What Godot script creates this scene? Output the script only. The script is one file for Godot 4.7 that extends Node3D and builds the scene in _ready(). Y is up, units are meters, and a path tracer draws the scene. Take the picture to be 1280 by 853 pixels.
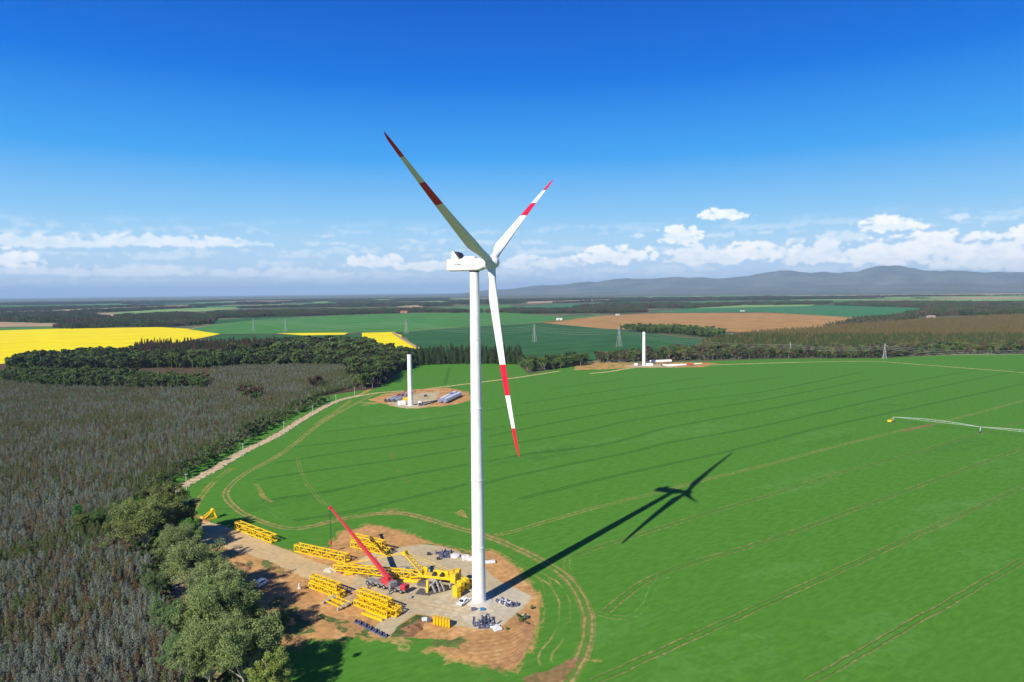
extends Node3D
# Aerial view of a wind turbine under construction in wheat fields.
# Photo pixels (1280 x 853) give directions; ground() turns one into a point on the plain.

const FOCAL := 860.0
const EYE := Vector3(0, 100, 0)
const EXPO := 1.5
const SUN_DIR := Vector3(-0.4925, 0.5843, 0.645)
const ROW_DIR := Vector2(0.814, -0.581)          # the way the wheat was drilled (x, z)
var eye_basis := Basis(Vector3.RIGHT, -atan(62.0 / 860.0)) * Basis(Vector3.BACK, -deg_to_rad(0.62))
var rng := RandomNumberGenerator.new()
var used_names := {}
var mats := {}

# ------------------------------------------------------------------ helpers
class MB:
	var v := PackedVector3Array()
	var n := PackedVector3Array()
	var c := PackedColorArray()
	var uv := PackedVector2Array()
	var uv2 := PackedVector2Array()
	var tint := Color.WHITE
	func tri(a: Vector3, b: Vector3, d: Vector3):     # counter-clockwise seen from outside
		var nn := (b - a).cross(d - a).normalized()
		v.append(a); v.append(d); v.append(b)
		for i in 3:
			n.append(nn); c.append(tint)
	func quad(a: Vector3, b: Vector3, d: Vector3, e: Vector3):
		tri(a, b, d); tri(a, d, e)
	func smooth_quad(p: Array, q: Array):
		for i in [0, 2, 1, 0, 3, 2]:
			v.append(p[i]); n.append(q[i]); c.append(tint)
	func box(t: Transform3D, s: Vector3, chamfer := 0.0):
		var h := s * 0.5
		if chamfer <= 0.0:
			var p := []
			for i in 8:
				p.append(t * Vector3(h.x if i & 1 else -h.x, h.y if i & 2 else -h.y, h.z if i & 4 else -h.z))
			quad(p[4], p[5], p[7], p[6]); quad(p[1], p[0], p[2], p[3]); quad(p[5], p[1], p[3], p[7])
			quad(p[0], p[4], p[6], p[2]); quad(p[6], p[7], p[3], p[2]); quad(p[0], p[1], p[5], p[4])
			return
		# vertical edges and top edges cut
		var k := chamfer
		var ring := func(x: float, z: float, y: float) -> Array:
			return [t * Vector3(x - k, y, z), t * Vector3(x, y, z - k), t * Vector3(x, y, -z + k), t * Vector3(x - k, y, -z), t * Vector3(-x + k, y, -z), t * Vector3(-x, y, -z + k), t * Vector3(-x, y, z - k), t * Vector3(-x + k, y, z)]
		var a: Array = ring.call(h.x, h.z, -h.y)
		var b: Array = ring.call(h.x, h.z, h.y - k)
		var d: Array = ring.call(h.x - k, h.z - k, h.y)
		for i in 8:
			var j := (i + 1) % 8
			quad(a[i], a[j], b[j], b[i])
			quad(b[i], b[j], d[j], d[i])
		for i in range(1, 7):
			tri(d[0], d[i], d[i + 1]); tri(a[0], a[i + 1], a[i])
	func bar(a: Vector3, b: Vector3, w: float, w2 := -1.0):
		var d := (b - a)
		var l := d.length()
		if l < 0.001:
			return
		d /= l
		var s := d.cross(Vector3.UP)
		if s.length() < 0.05:
			s = d.cross(Vector3.RIGHT)
		s = s.normalized()
		var u := s.cross(d)
		box(Transform3D(Basis(s, u, -d), (a + b) * 0.5), Vector3(w, w if w2 < 0 else w2, l))
	func tube(a: Vector3, b: Vector3, ra: float, rb: float, sides := 12, caps := true):
		var d := (b - a).normalized()
		var s := d.cross(Vector3.UP)
		if s.length() < 0.05:
			s = d.cross(Vector3.RIGHT)
		s = s.normalized()
		var u := s.cross(d)
		for i in sides:
			var f := TAU * i / sides
			var g := TAU * (i + 1) / sides
			var p := s * cos(f) + u * sin(f)
			var q := s * cos(g) + u * sin(g)
			smooth_quad([a + q * ra, a + p * ra, b + p * rb, b + q * rb], [q, p, p, q])
			if caps:
				if ra > 0.0:
					tri(a, a + p * ra, a + q * ra)
				if rb > 0.0:
					tri(b, b + q * rb, b + p * rb)
	func lathe(t: Transform3D, prof: Array, sides := 32):       # [radius, height] from below
		for k in prof.size() - 1:
			var r0: float = prof[k][0]
			var r1: float = prof[k + 1][0]
			var y0: float = prof[k][1]
			var y1: float = prof[k + 1][1]
			var ny := (r0 - r1)
			var nr := (y1 - y0)
			for i in sides:
				var f := TAU * i / sides
				var g := TAU * (i + 1) / sides
				var p := Vector3(cos(f), 0, -sin(f))
				var q := Vector3(cos(g), 0, -sin(g))
				var np := (t.basis * (p * nr + Vector3.UP * ny)).normalized()
				var nq := (t.basis * (q * nr + Vector3.UP * ny)).normalized()
				smooth_quad([t * (p * r0 + Vector3.UP * y0), t * (q * r0 + Vector3.UP * y0), t * (q * r1 + Vector3.UP * y1), t * (p * r1 + Vector3.UP * y1)], [np, nq, nq, np])
	func leaf(at: Vector3, s: float, r: RandomNumberGenerator, col: Color, droop := 0.0):   # a spray of leaves: a bent four-cornered face
		var d := Vector3(r.randfn(), r.randfn() - droop, r.randfn()).normalized()
		var e := d.cross(Vector3(r.randfn(), r.randfn(), r.randfn())).normalized()
		var f := d.cross(e)
		var a := at - d * s * 0.6
		var b := at + d * s * 0.6
		var l := at + e * s * 0.38 + f * s * 0.12
		var m := at - e * s * 0.38 + f * s * 0.12
		for p in [a, b, l, a, m, b]:
			v.append(p); c.append(col)
	func mesh(m: Material, flat := false) -> ArrayMesh:
		var arr := []
		arr.resize(Mesh.ARRAY_MAX)
		arr[Mesh.ARRAY_VERTEX] = v
		if not flat and n.size() == v.size():
			arr[Mesh.ARRAY_NORMAL] = n
		if c.size() == v.size():
			arr[Mesh.ARRAY_COLOR] = c
		if uv.size() == v.size():
			arr[Mesh.ARRAY_TEX_UV] = uv
		if uv2.size() == v.size():
			arr[Mesh.ARRAY_TEX_UV2] = uv2
		var am := ArrayMesh.new()
		am.add_surface_from_arrays(Mesh.PRIMITIVE_TRIANGLES, arr)
		if m:
			am.surface_set_material(0, m)
		return am

func ground(px: float, py: float, y := 0.0) -> Vector3:
	var d := eye_basis * Vector3((px - 640.0) / FOCAL, -(py - 426.5) / FOCAL, -1.0)
	return EYE + d * ((y - EYE.y) / d.y)

func pixel_of(p: Vector3) -> Vector2:
	var q := eye_basis.inverse() * (p - EYE)
	if q.z > -1.0:
		return Vector2(-9999, -9999)
	return Vector2(640.0 + FOCAL * q.x / -q.z, 426.5 - FOCAL * q.y / -q.z)

func lin(r: float, g: float, b: float) -> Color:
	return Color(r, g, b).linear_to_srgb()

func numbered(called: String) -> String:
	if not used_names.has(called):
		used_names[called] = 0
		return called
	used_names[called] += 1
	return "%s_%03d" % [called, used_names[called]]

func tag(o: Node, label: String, category: String, group := ""):
	o.set_meta("label", label)
	o.set_meta("category", category)
	if group != "":
		o.set_meta("group", group)

func thing(called: String, label: String, category: String, at := Vector3.ZERO, turn := 0.0, group := "") -> Node3D:
	var o := Node3D.new()
	o.name = numbered(called)
	add_child(o, true)
	o.position = at
	o.rotation.y = turn
	tag(o, label, category, group)
	return o

func part(parent: Node, called: String, mb: MB, m: Material, flat := false) -> MeshInstance3D:
	var o := MeshInstance3D.new()
	o.name = called
	o.mesh = mb.mesh(m, flat)
	parent.add_child(o, true)
	return o

func share(parent: Node, called: String, me: Mesh, m: Material = null) -> MeshInstance3D:
	var o := MeshInstance3D.new()
	o.name = called
	o.mesh = me
	if m:
		o.material_override = m
	parent.add_child(o, true)
	return o

func mat(key: String, c: Color, rough := 0.6, metal := 0.0, vertex := false) -> StandardMaterial3D:
	if mats.has(key):
		return mats[key]
	var m := StandardMaterial3D.new()
	m.resource_name = key
	m.albedo_color = c
	m.roughness = rough
	m.metallic = metal
	m.vertex_color_use_as_albedo = vertex
	mats[key] = m
	return m

func noise_tex(freq: float, lo: Color, hi: Color, seed_ := 1, size := 512, octaves := 5, mid = null) -> NoiseTexture2D:
	var t := NoiseTexture2D.new()
	var f := FastNoiseLite.new()
	f.seed = seed_
	f.frequency = freq
	f.fractal_octaves = octaves
	f.fractal_gain = 0.6
	f.noise_type = FastNoiseLite.TYPE_SIMPLEX_SMOOTH
	t.noise = f
	t.width = size
	t.height = size
	t.seamless = true
	var g := Gradient.new()
	g.set_color(0, lo)
	g.set_color(1, hi)
	if mid != null:
		g.add_point(0.5, mid)
	g.set_offset(0, 0.2)
	g.set_offset(g.get_point_count() - 1, 0.8)
	t.color_ramp = g
	return t

func wear(m: StandardMaterial3D, freq := 0.02, amount := 0.25, scale := 0.3, seed_ := 5) -> StandardMaterial3D:   # uneven, slightly dirty paint
	m.albedo_texture = noise_tex(freq, Color(1 - amount, 1 - amount * 1.05, 1 - amount * 1.15), Color.WHITE, seed_, 256, 4)
	m.uv1_triplanar = true
	m.uv1_scale = Vector3.ONE * scale
	return m

# ------------------------------------------------------------------ flat ground pieces
func px_poly(a: Array, y := 0.0) -> PackedVector2Array:
	var p := PackedVector2Array()
	for q in a:
		if q.size() == 3:          # already metres
			p.append(Vector2(q[0], q[1]))
		else:
			var g := ground(q[0], q[1], y)
			p.append(Vector2(g.x, g.z))
	return p

func ragged(poly: PackedVector2Array, step: float, amp: float, seed_: int) -> PackedVector2Array:
	var f := FastNoiseLite.new()
	f.seed = seed_
	f.frequency = 0.6 / step
	f.fractal_octaves = 3
	var out := PackedVector2Array()
	for i in poly.size():
		var a := poly[i]
		var b := poly[(i + 1) % poly.size()]
		var k := clampi(int(a.distance_to(b) / step), 1, 60)
		var s := (b - a).orthogonal().normalized()
		for j in k:
			var p := a.lerp(b, float(j) / k)
			out.append(p + s * f.get_noise_2d(p.x, p.y) * amp * 2.0)
	return out

func sheet(called: String, poly: PackedVector2Array, y: float, m: Material, tile := 100.0, kind := "structure", tile_rect = null) -> MeshInstance3D:
	var mb := MB.new()
	var idx := Geometry2D.triangulate_polygon(poly)
	if idx.is_empty():
		push_error("no triangles for " + called)
		return null
	for i in range(0, idx.size(), 3):
		var a := poly[idx[i]]
		var b := poly[idx[i + 1]]
		var d := poly[idx[i + 2]]
		if (b - a).cross(d - a) < 0.0:      # clockwise seen from above
			var t := b
			b = d
			d = t
		for p in [a, b, d]:
			mb.v.append(Vector3(p.x, y, p.y))
			mb.n.append(Vector3.UP)
			mb.uv.append(Vector2(p.dot(ROW_DIR) / (tile * 3.0), p.dot(ROW_DIR.orthogonal()) / tile))
			if tile_rect != null:
				mb.uv2.append(Vector2((p.x - tile_rect.position.x) / tile_rect.size.x, (p.y - tile_rect.position.y) / tile_rect.size.y))
	var o := MeshInstance3D.new()
	o.name = numbered(called)
	o.mesh = mb.mesh(m)
	o.set_meta("kind", kind)
	add_child(o, true)
	return o

func soil(key: String, lo: Color, hi: Color, seed_ := 3, mid = null, freq := 0.012, size := 512) -> StandardMaterial3D:
	var m := mat(key, Color.WHITE, 0.95)
	m.metallic_specular = 0.2
	m.albedo_texture = noise_tex(freq, lo, hi, seed_, size, 6, mid)
	return m

# ------------------------------------------------------------------ what lies on the wheat field: soil, gravel and wheel tracks
var tiles := []
var fine := FastNoiseLite.new()
var coarse := FastNoiseLite.new()

func lay(t: Dictionary, x: int, y: int, col: Color, a: float):
	var o: Color = t.img.get_pixel(x, y)
	var oa := a + o.a * (1.0 - a)
	if oa <= 0.001:
		return
	var w := a / oa
	t.img.set_pixel(x, y, Color(lerpf(o.r, col.r, w), lerpf(o.g, col.g, w), lerpf(o.b, col.b, w), oa))

func paint_poly(poly: PackedVector2Array, col: Color, alpha := 1.0, warp := 1.5, mottle := 0.12, gaps := 0.0):
	var lo := poly[0]
	var hi := poly[0]
	for p in poly:
		lo = lo.min(p)
		hi = hi.max(p)
	for t in tiles:
		var r: Rect2 = t.rect
		var k: float = t.res / r.size.x
		var x0 := maxi(0, int((lo.x - 4 - r.position.x) * k))
		var x1 := mini(t.res - 1, int((hi.x + 4 - r.position.x) * k))
		var y0 := maxi(0, int((lo.y - 4 - r.position.y) * k))
		var y1 := mini(t.res - 1, int((hi.y + 4 - r.position.y) * k))
		for y in range(y0, y1 + 1):
			for x in range(x0, x1 + 1):
				var p := r.position + Vector2(x + 0.5, y + 0.5) / k
				var f := fine.get_noise_2d(p.x, p.y)
				var g := coarse.get_noise_2d(p.x, p.y)
				var q := p + Vector2(g + f * 0.4, coarse.get_noise_2d(p.y + 300, p.x) - f * 0.4) * warp
				if not Geometry2D.is_point_in_polygon(q, poly):
					continue
				var a := alpha
				if gaps > 0.0:
					a *= clampf((f * 0.7 + g * 1.3 + 0.9 - gaps * 1.4) * 4.0, 0.0, 1.0)
				var s := 1.0 + (f * 1.2 + g * 0.9) * mottle
				lay(t, x, y, Color(col.r * s, col.g * s, col.b * s), clampf(a, 0, 1))

func smooth_line(a: Array) -> PackedVector2Array:
	var p := px_poly(a)
	var out := PackedVector2Array()
	for i in p.size() - 1:
		var pre := p[maxi(i - 1, 0)]
		var post := p[mini(i + 2, p.size() - 1)]
		var k := maxi(2, int(p[i].distance_to(p[i + 1]) / 6.0))
		for j in k:
			out.append(p[i].cubic_interpolate(p[i + 1], pre, post, float(j) / k))
	out.append(p[-1])
	return out

func paint_line(line: PackedVector2Array, width: float, col: Color, alpha := 0.8, shift := 0.0, broken := 0.0):
	var moved := PackedVector2Array()
	for i in line.size():
		var d := (line[mini(i + 1, line.size() - 1)] - line[maxi(i - 1, 0)]).normalized().orthogonal()
		moved.append(line[i] + d * (shift + coarse.get_noise_2d(line[i].x * 1.3, line[i].y * 1.3) * 0.5))
	for i in moved.size() - 1:
		var a := moved[i]
		var b := moved[i + 1]
		var lo := a.min(b) - Vector2.ONE * width
		var hi := a.max(b) + Vector2.ONE * width
		for t in tiles:
			var r: Rect2 = t.rect
			if not r.intersects(Rect2(lo, hi - lo)):
				continue
			var k: float = t.res / r.size.x
			var wd := maxf(width, 1.1 / k)
			var weak := minf(1.0, width / wd)
			for y in range(maxi(0, int((lo.y - r.position.y) * k)), mini(t.res - 1, int((hi.y - r.position.y) * k)) + 1):
				for x in range(maxi(0, int((lo.x - r.position.x) * k)), mini(t.res - 1, int((hi.x - r.position.x) * k)) + 1):
					var p := r.position + Vector2(x + 0.5, y + 0.5) / k
					var seg := b - a
					var u := (p - a).dot(seg) / seg.length_squared()
					if u < 0.0 or u >= 1.0:
						continue
					var d := (p - a - seg * u).length()
					var f := fine.get_noise_2d(p.x, p.y)
					var e := clampf((wd * 0.5 * (1.0 + f * 0.9) - d) * k + 0.5, 0.0, 1.0)
					if e <= 0.0:
						continue
					var g := coarse.get_noise_2d(p.x * 0.7, p.y * 0.7)
					var keep := clampf(1.0 - broken * (0.6 + g * 2.2 + f), 0.0, 1.0)
					var s := 1.0 + f * 0.25
					lay(t, x, y, Color(col.r * s, col.g * s, col.b * s), e * alpha * weak * keep)

func ruts(a: Array, width: float, col: Color, alpha: float, gauge := 2.2, broken := 0.0):
	var l := smooth_line(a)
	paint_line(l, width, col, alpha, gauge * 0.5, broken)
	paint_line(l, width, col, alpha, -gauge * 0.5, broken)

func paint_field():
	fine.seed = 11
	fine.frequency = 0.35
	fine.fractal_octaves = 3
	coarse.seed = 12
	coarse.frequency = 0.07
	coarse.fractal_octaves = 3
	var dirt := lin(0.42, 0.236, 0.090)
	var dirt_pale := lin(0.45, 0.285, 0.125)
	var dirt_dark := lin(0.22, 0.115, 0.06)
	var gravel := lin(0.42, 0.352, 0.215)
	var gravel_pale := lin(0.45, 0.405, 0.29)
	var roadc := lin(0.48, 0.355, 0.18)
	var wheat_deep := lin(0.017, 0.070, 0.010)
	var wheat_pale := lin(0.088, 0.215, 0.040)
	var rut := lin(0.27, 0.195, 0.075)
	var verge := lin(0.060, 0.105, 0.028)
	# paler and deeper patches of the crop
	for q in [[770, 790, 10], [890, 830, 14], [1230, 700, 12], [1100, 800, 16], [980, 715, 11], [700, 560, 26], [860, 540, 28], [560, 520, 26], [1010, 600, 20], [1180, 640, 16]]:
		var c := ground(q[0], q[1])
		var p := PackedVector2Array()
		for i in 14:
			var r: float = q[2] * rng.randf_range(0.6, 1.2)
			p.append(Vector2(c.x, c.z) + ROW_DIR * cos(TAU * i / 14) * r * 1.9 + ROW_DIR.orthogonal() * sin(TAU * i / 14) * r * 0.7)
		paint_poly(p, wheat_pale, 0.42, 5.0, 0.1, 0.45)
	for i in 30:
		var c := Vector2(rng.randf_range(-120, 330), rng.randf_range(-640, -170))
		var p := PackedVector2Array()
		for j in 12:
			var r := rng.randf_range(7, 20)
			p.append(c + ROW_DIR * cos(TAU * j / 12) * r * 2.4 + ROW_DIR.orthogonal() * sin(TAU * j / 12) * r * 0.6)
		paint_poly(p, wheat_pale if i % 3 else wheat_deep, 0.30 if i % 3 else 0.16, 6.0, 0.1, 0.4)
	# drilling lines in the crop
	var tram := [
		[[742, 853], [1280, 608]], [[1012, 853], [1280, 700]],
		[[757, 765], [825, 718], [960, 676], [1060, 640], [1280, 560]],
		[[720, 694], [770, 677], [820, 662], [890, 640], [960, 620], [1040, 594], [1110, 576], [1212, 546], [1280, 527]],
		[[650, 624], [727, 605], [815, 585], [890, 569], [960, 552], [1017, 537], [1072, 525], [1280, 480]],
		[[600, 606], [640, 596], [715, 580], [790, 565], [845, 552], [960, 531], [1120, 495], [1280, 462]],
		[[610, 577], [665, 567], [760, 555], [840, 534], [960, 512], [1100, 484], [1220, 463]],
		[[610, 560], [665, 551], [740, 537], [800, 524], [960, 499], [1090, 474]],
		[[610, 546], [652, 537], [740, 520], [860, 501], [960, 489], [1080, 465]],
		[[640, 521], [720, 508], [860, 486], [980, 471]], [[650, 505], [760, 489], [880, 472]], [[690, 486], [780, 474]],
		[[345, 579], [420, 567], [500, 557], [587, 544]], [[320, 600], [407, 587], [495, 575], [582, 561]],
		[[327, 626], [407, 615], [495, 597], [585, 581]], [[367, 651], [427, 642], [495, 627], [585, 605]],
		[[405, 540], [495, 530], [587, 517], [640, 508]], [[360, 560], [432, 552], [505, 542], [587, 529]],
		[[470, 476], [490, 465]], [[500, 478], [520, 462]], [[556, 480], [562, 460]],
	]
	for i in tram.size():
		ruts(tram[i], 0.55 if i < 4 else 0.9, wheat_deep, 0.75 if i < 4 else 0.85, 2.1, 0.05)
		if i < 4:
			ruts(tram[i], 0.5, rut, 0.9, 2.5, 0.25)
	ruts([[742, 765], [760, 771], [785, 772], [803, 762], [812, 745], [818, 733], [832, 720]], 0.5, wheat_pale, 0.8)
	ruts([[742, 765], [760, 771], [785, 772]], 0.4, rut, 0.6, 2.2, 0.4)
	paint_line(smooth_line([[775, 738], [850, 765], [920, 790], [1000, 806]]), 0.5, wheat_pale, 0.5)
	ruts([[372, 572], [377, 592], [392, 617], [407, 632]], 0.6, rut, 0.6, 1.4, 0.5)
	ruts([[487, 562], [495, 582], [510, 605]], 0.6, dirt_dark, 0.5, 1.4, 0.55)
	ruts([[330, 634], [345, 642], [352, 648]], 0.6, wheat_pale, 0.7, 3.0)
	# the brown tramline
	ruts([[612, 671], [640, 665], [680, 653], [740, 636], [820, 616], [890, 598], [960, 581], [1050, 557], [1120, 540], [1180, 527], [1280, 501]], 0.75, rut, 0.95, 2.2, 0.25)
	paint_line(smooth_line([[1130, 539], [1165, 531]]), 4.0, dirt_dark, 0.7)
	# tracks round the site
	var loop := [[470, 492], [440, 507], [400, 530], [355, 565], [310, 590], [290, 605], [282, 618], [290, 632], [310, 645], [345, 658], [375, 661], [410, 653], [450, 645], [490, 641], [520, 645], [560, 657], [590, 665], [612, 672], [640, 683], [675, 700], [700, 715], [720, 735], [732, 760], [735, 785], [731, 810], [720, 832], [708, 853], [700, 868]]
	paint_line(smooth_line(loop), 3.0, rut, 0.35, 0.0, 0.6)
	ruts(loop, 0.75, rut, 0.9, 2.4, 0.1)
	ruts(loop, 0.4, dirt_pale, 0.6, 2.4, 0.4)
	ruts(loop.slice(10, 27), 0.8, rut, 0.7, 4.0, 0.5)
	ruts([[240, 640], [252, 620], [270, 600], [290, 585]], 1.2, dirt, 0.6, 2.2, 0.5)
	paint_line(smooth_line([[318, 606], [322, 607], [330, 622], [340, 628]]), 2.2, dirt, 0.6, 0.0, 0.4)
	ruts([[665, 715], [690, 728], [703, 745], [706, 765], [702, 790], [684, 815], [680, 825], [690, 838]], 0.6, dirt_pale, 0.6, 3.5, 0.7)
	ruts([[625, 690], [655, 705], [680, 722], [688, 745]], 0.5, rut, 0.6, 3.0, 0.6)
	ruts([[709, 713], [709, 700], [718, 694]], 0.5, rut, 0.6, 2.2, 0.3)
	paint_poly(px_poly([[655, 848], [690, 838], [712, 826], [728, 822], [718, 840], [705, 856], [690, 862], [650, 858]]), dirt_dark, 0.8, 1.5, 0.2, 0.35)
	paint_poly(px_poly([[735, 825], [755, 823], [752, 830], [737, 831]]), dirt, 0.5, 1.5, 0.2, 0.5)
	paint_poly(px_poly([[480, 636], [500, 634], [512, 642], [488, 645]]), rut, 0.3, 3.0, 0.2, 0.6)
	paint_poly(px_poly([[566, 642], [578, 637], [588, 648]]), dirt, 0.6, 1.2, 0.2, 0.2)
	paint_poly(px_poly([[660, 808], [667, 808], [667, 813], [660, 813]]), dirt_pale, 0.6, 1.0, 0.2, 0.2)
	# rough grass and bare soil under the roadside trees
	paint_poly(px_poly([[212, 618], [244, 622], [246, 645], [262, 660], [300, 690], [300, 740], [330, 760], [362, 770], [360, 800], [338, 818], [322, 853], [300, 880], [220, 880], [205, 800], [180, 740], [165, 690], [180, 640]]), verge, 1.0, 2.0, 0.3)
	paint_poly(px_poly([[205, 690], [217, 690], [262, 800], [280, 853], [258, 853], [240, 800], [212, 740]]), lin(0.30, 0.19, 0.12), 0.9, 1.0, 0.2, 0.2)
	# bare soil of the building site
	var site := [[243, 645], [262, 655], [300, 672], [345, 682], [370, 694], [405, 688], [432, 664], [462, 656], [500, 664], [540, 679], [580, 691], [615, 690], [640, 704], [662, 732], [674, 750], [672, 780], [660, 812], [643, 839], [600, 831], [560, 818], [540, 813], [548, 808], [575, 812], [560, 800], [530, 796], [500, 797], [450, 796], [400, 798], [362, 804], [345, 812], [350, 790], [330, 765], [312, 745], [290, 735], [272, 715], [255, 690], [246, 665]]
	for rim in Geometry2D.offset_polygon(px_poly(site), 2.2):
		paint_poly(rim, dirt, 0.5, 3.0, 0.15, 0.45)
	paint_poly(px_poly(site), dirt, 1.0, 1.8, 0.12)
	for i in 70:      # trampled and scraped patches
		var c := ground(rng.randf_range(290, 670), rng.randf_range(665, 835))
		var p := PackedVector2Array()
		var r := rng.randf_range(1.5, 5.0)
		var w := rng.randf() * PI
		for j in 9:
			p.append(Vector2(c.x, c.z) + Vector2(cos(TAU * j / 9) * r * 2.0, sin(TAU * j / 9) * r * 0.6).rotated(w) * rng.randf_range(0.7, 1.2))
		if Geometry2D.is_point_in_polygon(Vector2(c.x, c.z), px_poly(site)):
			paint_poly(p, [dirt_pale, dirt_dark, dirt, dirt_pale][i % 4], 0.45, 1.5, 0.2, 0.4)
	for i in 18:      # scraper marks sweeping over the soil below the pad
		var y := 792.0 + i * 2.4
		paint_line(smooth_line([[545 + i * 4, y + 2], [590, y + 6], [640, y - 1], [664, y - 14 - i]]), 0.5, dirt_dark if i % 2 else dirt_pale, 0.4, 0.0, 0.5)
	paint_poly(px_poly([[505, 800], [540, 795], [585, 800], [570, 812], [540, 806]]), verge, 0.8, 3.0, 0.3, 0.5)
	paint_poly(px_poly([[560, 803], [600, 790], [612, 798], [590, 806]]), verge, 0.7, 3.0, 0.3, 0.65)
	paint_poly(px_poly([[395, 768], [430, 775], [462, 788], [470, 796], [440, 795], [412, 780]]), verge, 0.9, 2.0, 0.3, 0.35)
	paint_poly(px_poly([[350, 745], [372, 760], [395, 790], [362, 798], [342, 780], [325, 762]]), verge, 0.9, 2.5, 0.3, 0.45)
	paint_poly(px_poly([[322, 700], [350, 705], [358, 716], [335, 712]]), verge, 0.8, 2.0, 0.3, 0.4)
	# gravel pad and the haul road
	paint_poly(px_poly([[240, 650], [262, 652], [300, 664], [345, 683], [400, 705], [452, 722], [452, 742], [430, 738], [385, 724], [330, 700], [290, 688], [250, 676]]), roadc, 1.0, 0.9, 0.06)
	paint_poly(px_poly([[448, 700], [470, 690], [505, 684], [535, 680], [562, 687], [592, 697], [606, 711], [627, 729], [645, 735], [665, 746], [664, 752], [622, 786], [595, 787], [560, 781], [540, 771], [520, 766], [500, 780], [487, 797], [470, 792], [466, 785], [490, 765], [470, 745], [440, 736], [445, 720]]), gravel, 1.0, 0.9, 0.07)
	paint_poly(px_poly([[602, 756], [640, 733], [665, 747], [622, 786], [596, 786], [575, 775]]), gravel_pale, 0.9, 0.5, 0.05)
	paint_poly(px_poly([[530, 765], [560, 740], [598, 735], [640, 745], [640, 765], [600, 778]]), gravel_pale, 0.5, 3.0, 0.15, 0.3)
	paint_poly(px_poly([[410, 745], [440, 742], [452, 752], [430, 757]]), gravel_pale, 0.4, 2.0, 0.15, 0.3)
	for q in [[[430, 725], [470, 745], [520, 752], [580, 765]], [[440, 722], [480, 742], [530, 758], [590, 770]], [[520, 690], [545, 700], [585, 720]], [[300, 672], [360, 698], [430, 725]]]:
		ruts(q, 0.7, dirt_pale, 0.35, 2.2, 0.4)
	paint_poly(px_poly([[495, 785], [520, 768], [535, 770], [520, 790], [510, 797], [490, 797]]), verge, 0.95, 1.0, 0.3, 0.15)
	paint_poly(px_poly([[500, 797], [522, 775], [536, 771], [530, 782], [515, 797]]), dirt_dark, 0.9, 1.0, 0.3, 0.2)
	paint_poly(px_poly([[523, 680], [540, 680], [580, 692], [600, 694], [560, 684]]), verge, 0.7, 1.2, 0.3, 0.4)
	# dirt road past the plantation and on to the other two sites
	var road := smooth_line([[212, 616], [235, 604], [265, 588], [310, 562], [345, 545], [385, 520], [420, 502], [450, 494]])
	paint_line(road, 9.0, verge, 0.8)
	paint_line(road, 6.0, lin(0.46, 0.37, 0.235), 1.0)
	paint_line(road, 2.2, roadc, 0.5, 0.0, 0.4)
	paint_line(road, 1.0, dirt_pale, 0.5, 1.2)
	paint_line(smooth_line([[440, 497], [475, 491], [520, 488], [560, 483], [640, 473], [700, 464]]), 4.5, roadc, 1.0)
	paint_line(smooth_line([[450, 494], [470, 482], [488, 468], [500, 462]]), 5.0, dirt, 0.9, 0.0, 0.3)
	paint_line(smooth_line([[737, 467], [760, 465], [800, 459], [850, 458], [900, 456], [1000, 453]]), 5.0, roadc, 1.0)
	paint_line(smooth_line([[1000, 453], [1090, 452], [1150, 456], [1280, 466], [1400, 476]]), 3.5, roadc, 0.95)
	ruts([[395, 531], [430, 507], [440, 500]], 1.4, dirt, 0.6, 2.4, 0.3)
	# site two and site three
	paint_poly(px_poly([[460, 500], [480, 493], [520, 487], [560, 485], [585, 490], [590, 500], [570, 506], [520, 511], [495, 509]]), dirt, 1.0, 3.0, 0.2)
	paint_poly(px_poly([[484, 504], [500, 496], [520, 492], [550, 489], [545, 500], [535, 508], [510, 511], [496, 509]]), gravel, 1.0, 2.0, 0.12)
	paint_poly(px_poly([[450, 503], [470, 502], [475, 505], [455, 507]]), dirt_pale, 0.5, 3.0, 0.2, 0.4)
	paint_poly(px_poly([[715, 456], [760, 452], [800, 455], [850, 453], [900, 454], [880, 459], [840, 460], [790, 460], [750, 462], [720, 463]]), dirt, 0.9, 4.0, 0.2, 0.2)
	paint_poly(px_poly([[780, 457], [850, 455], [845, 459], [790, 459.5]]), gravel, 1.0, 2.0, 0.12)

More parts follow.
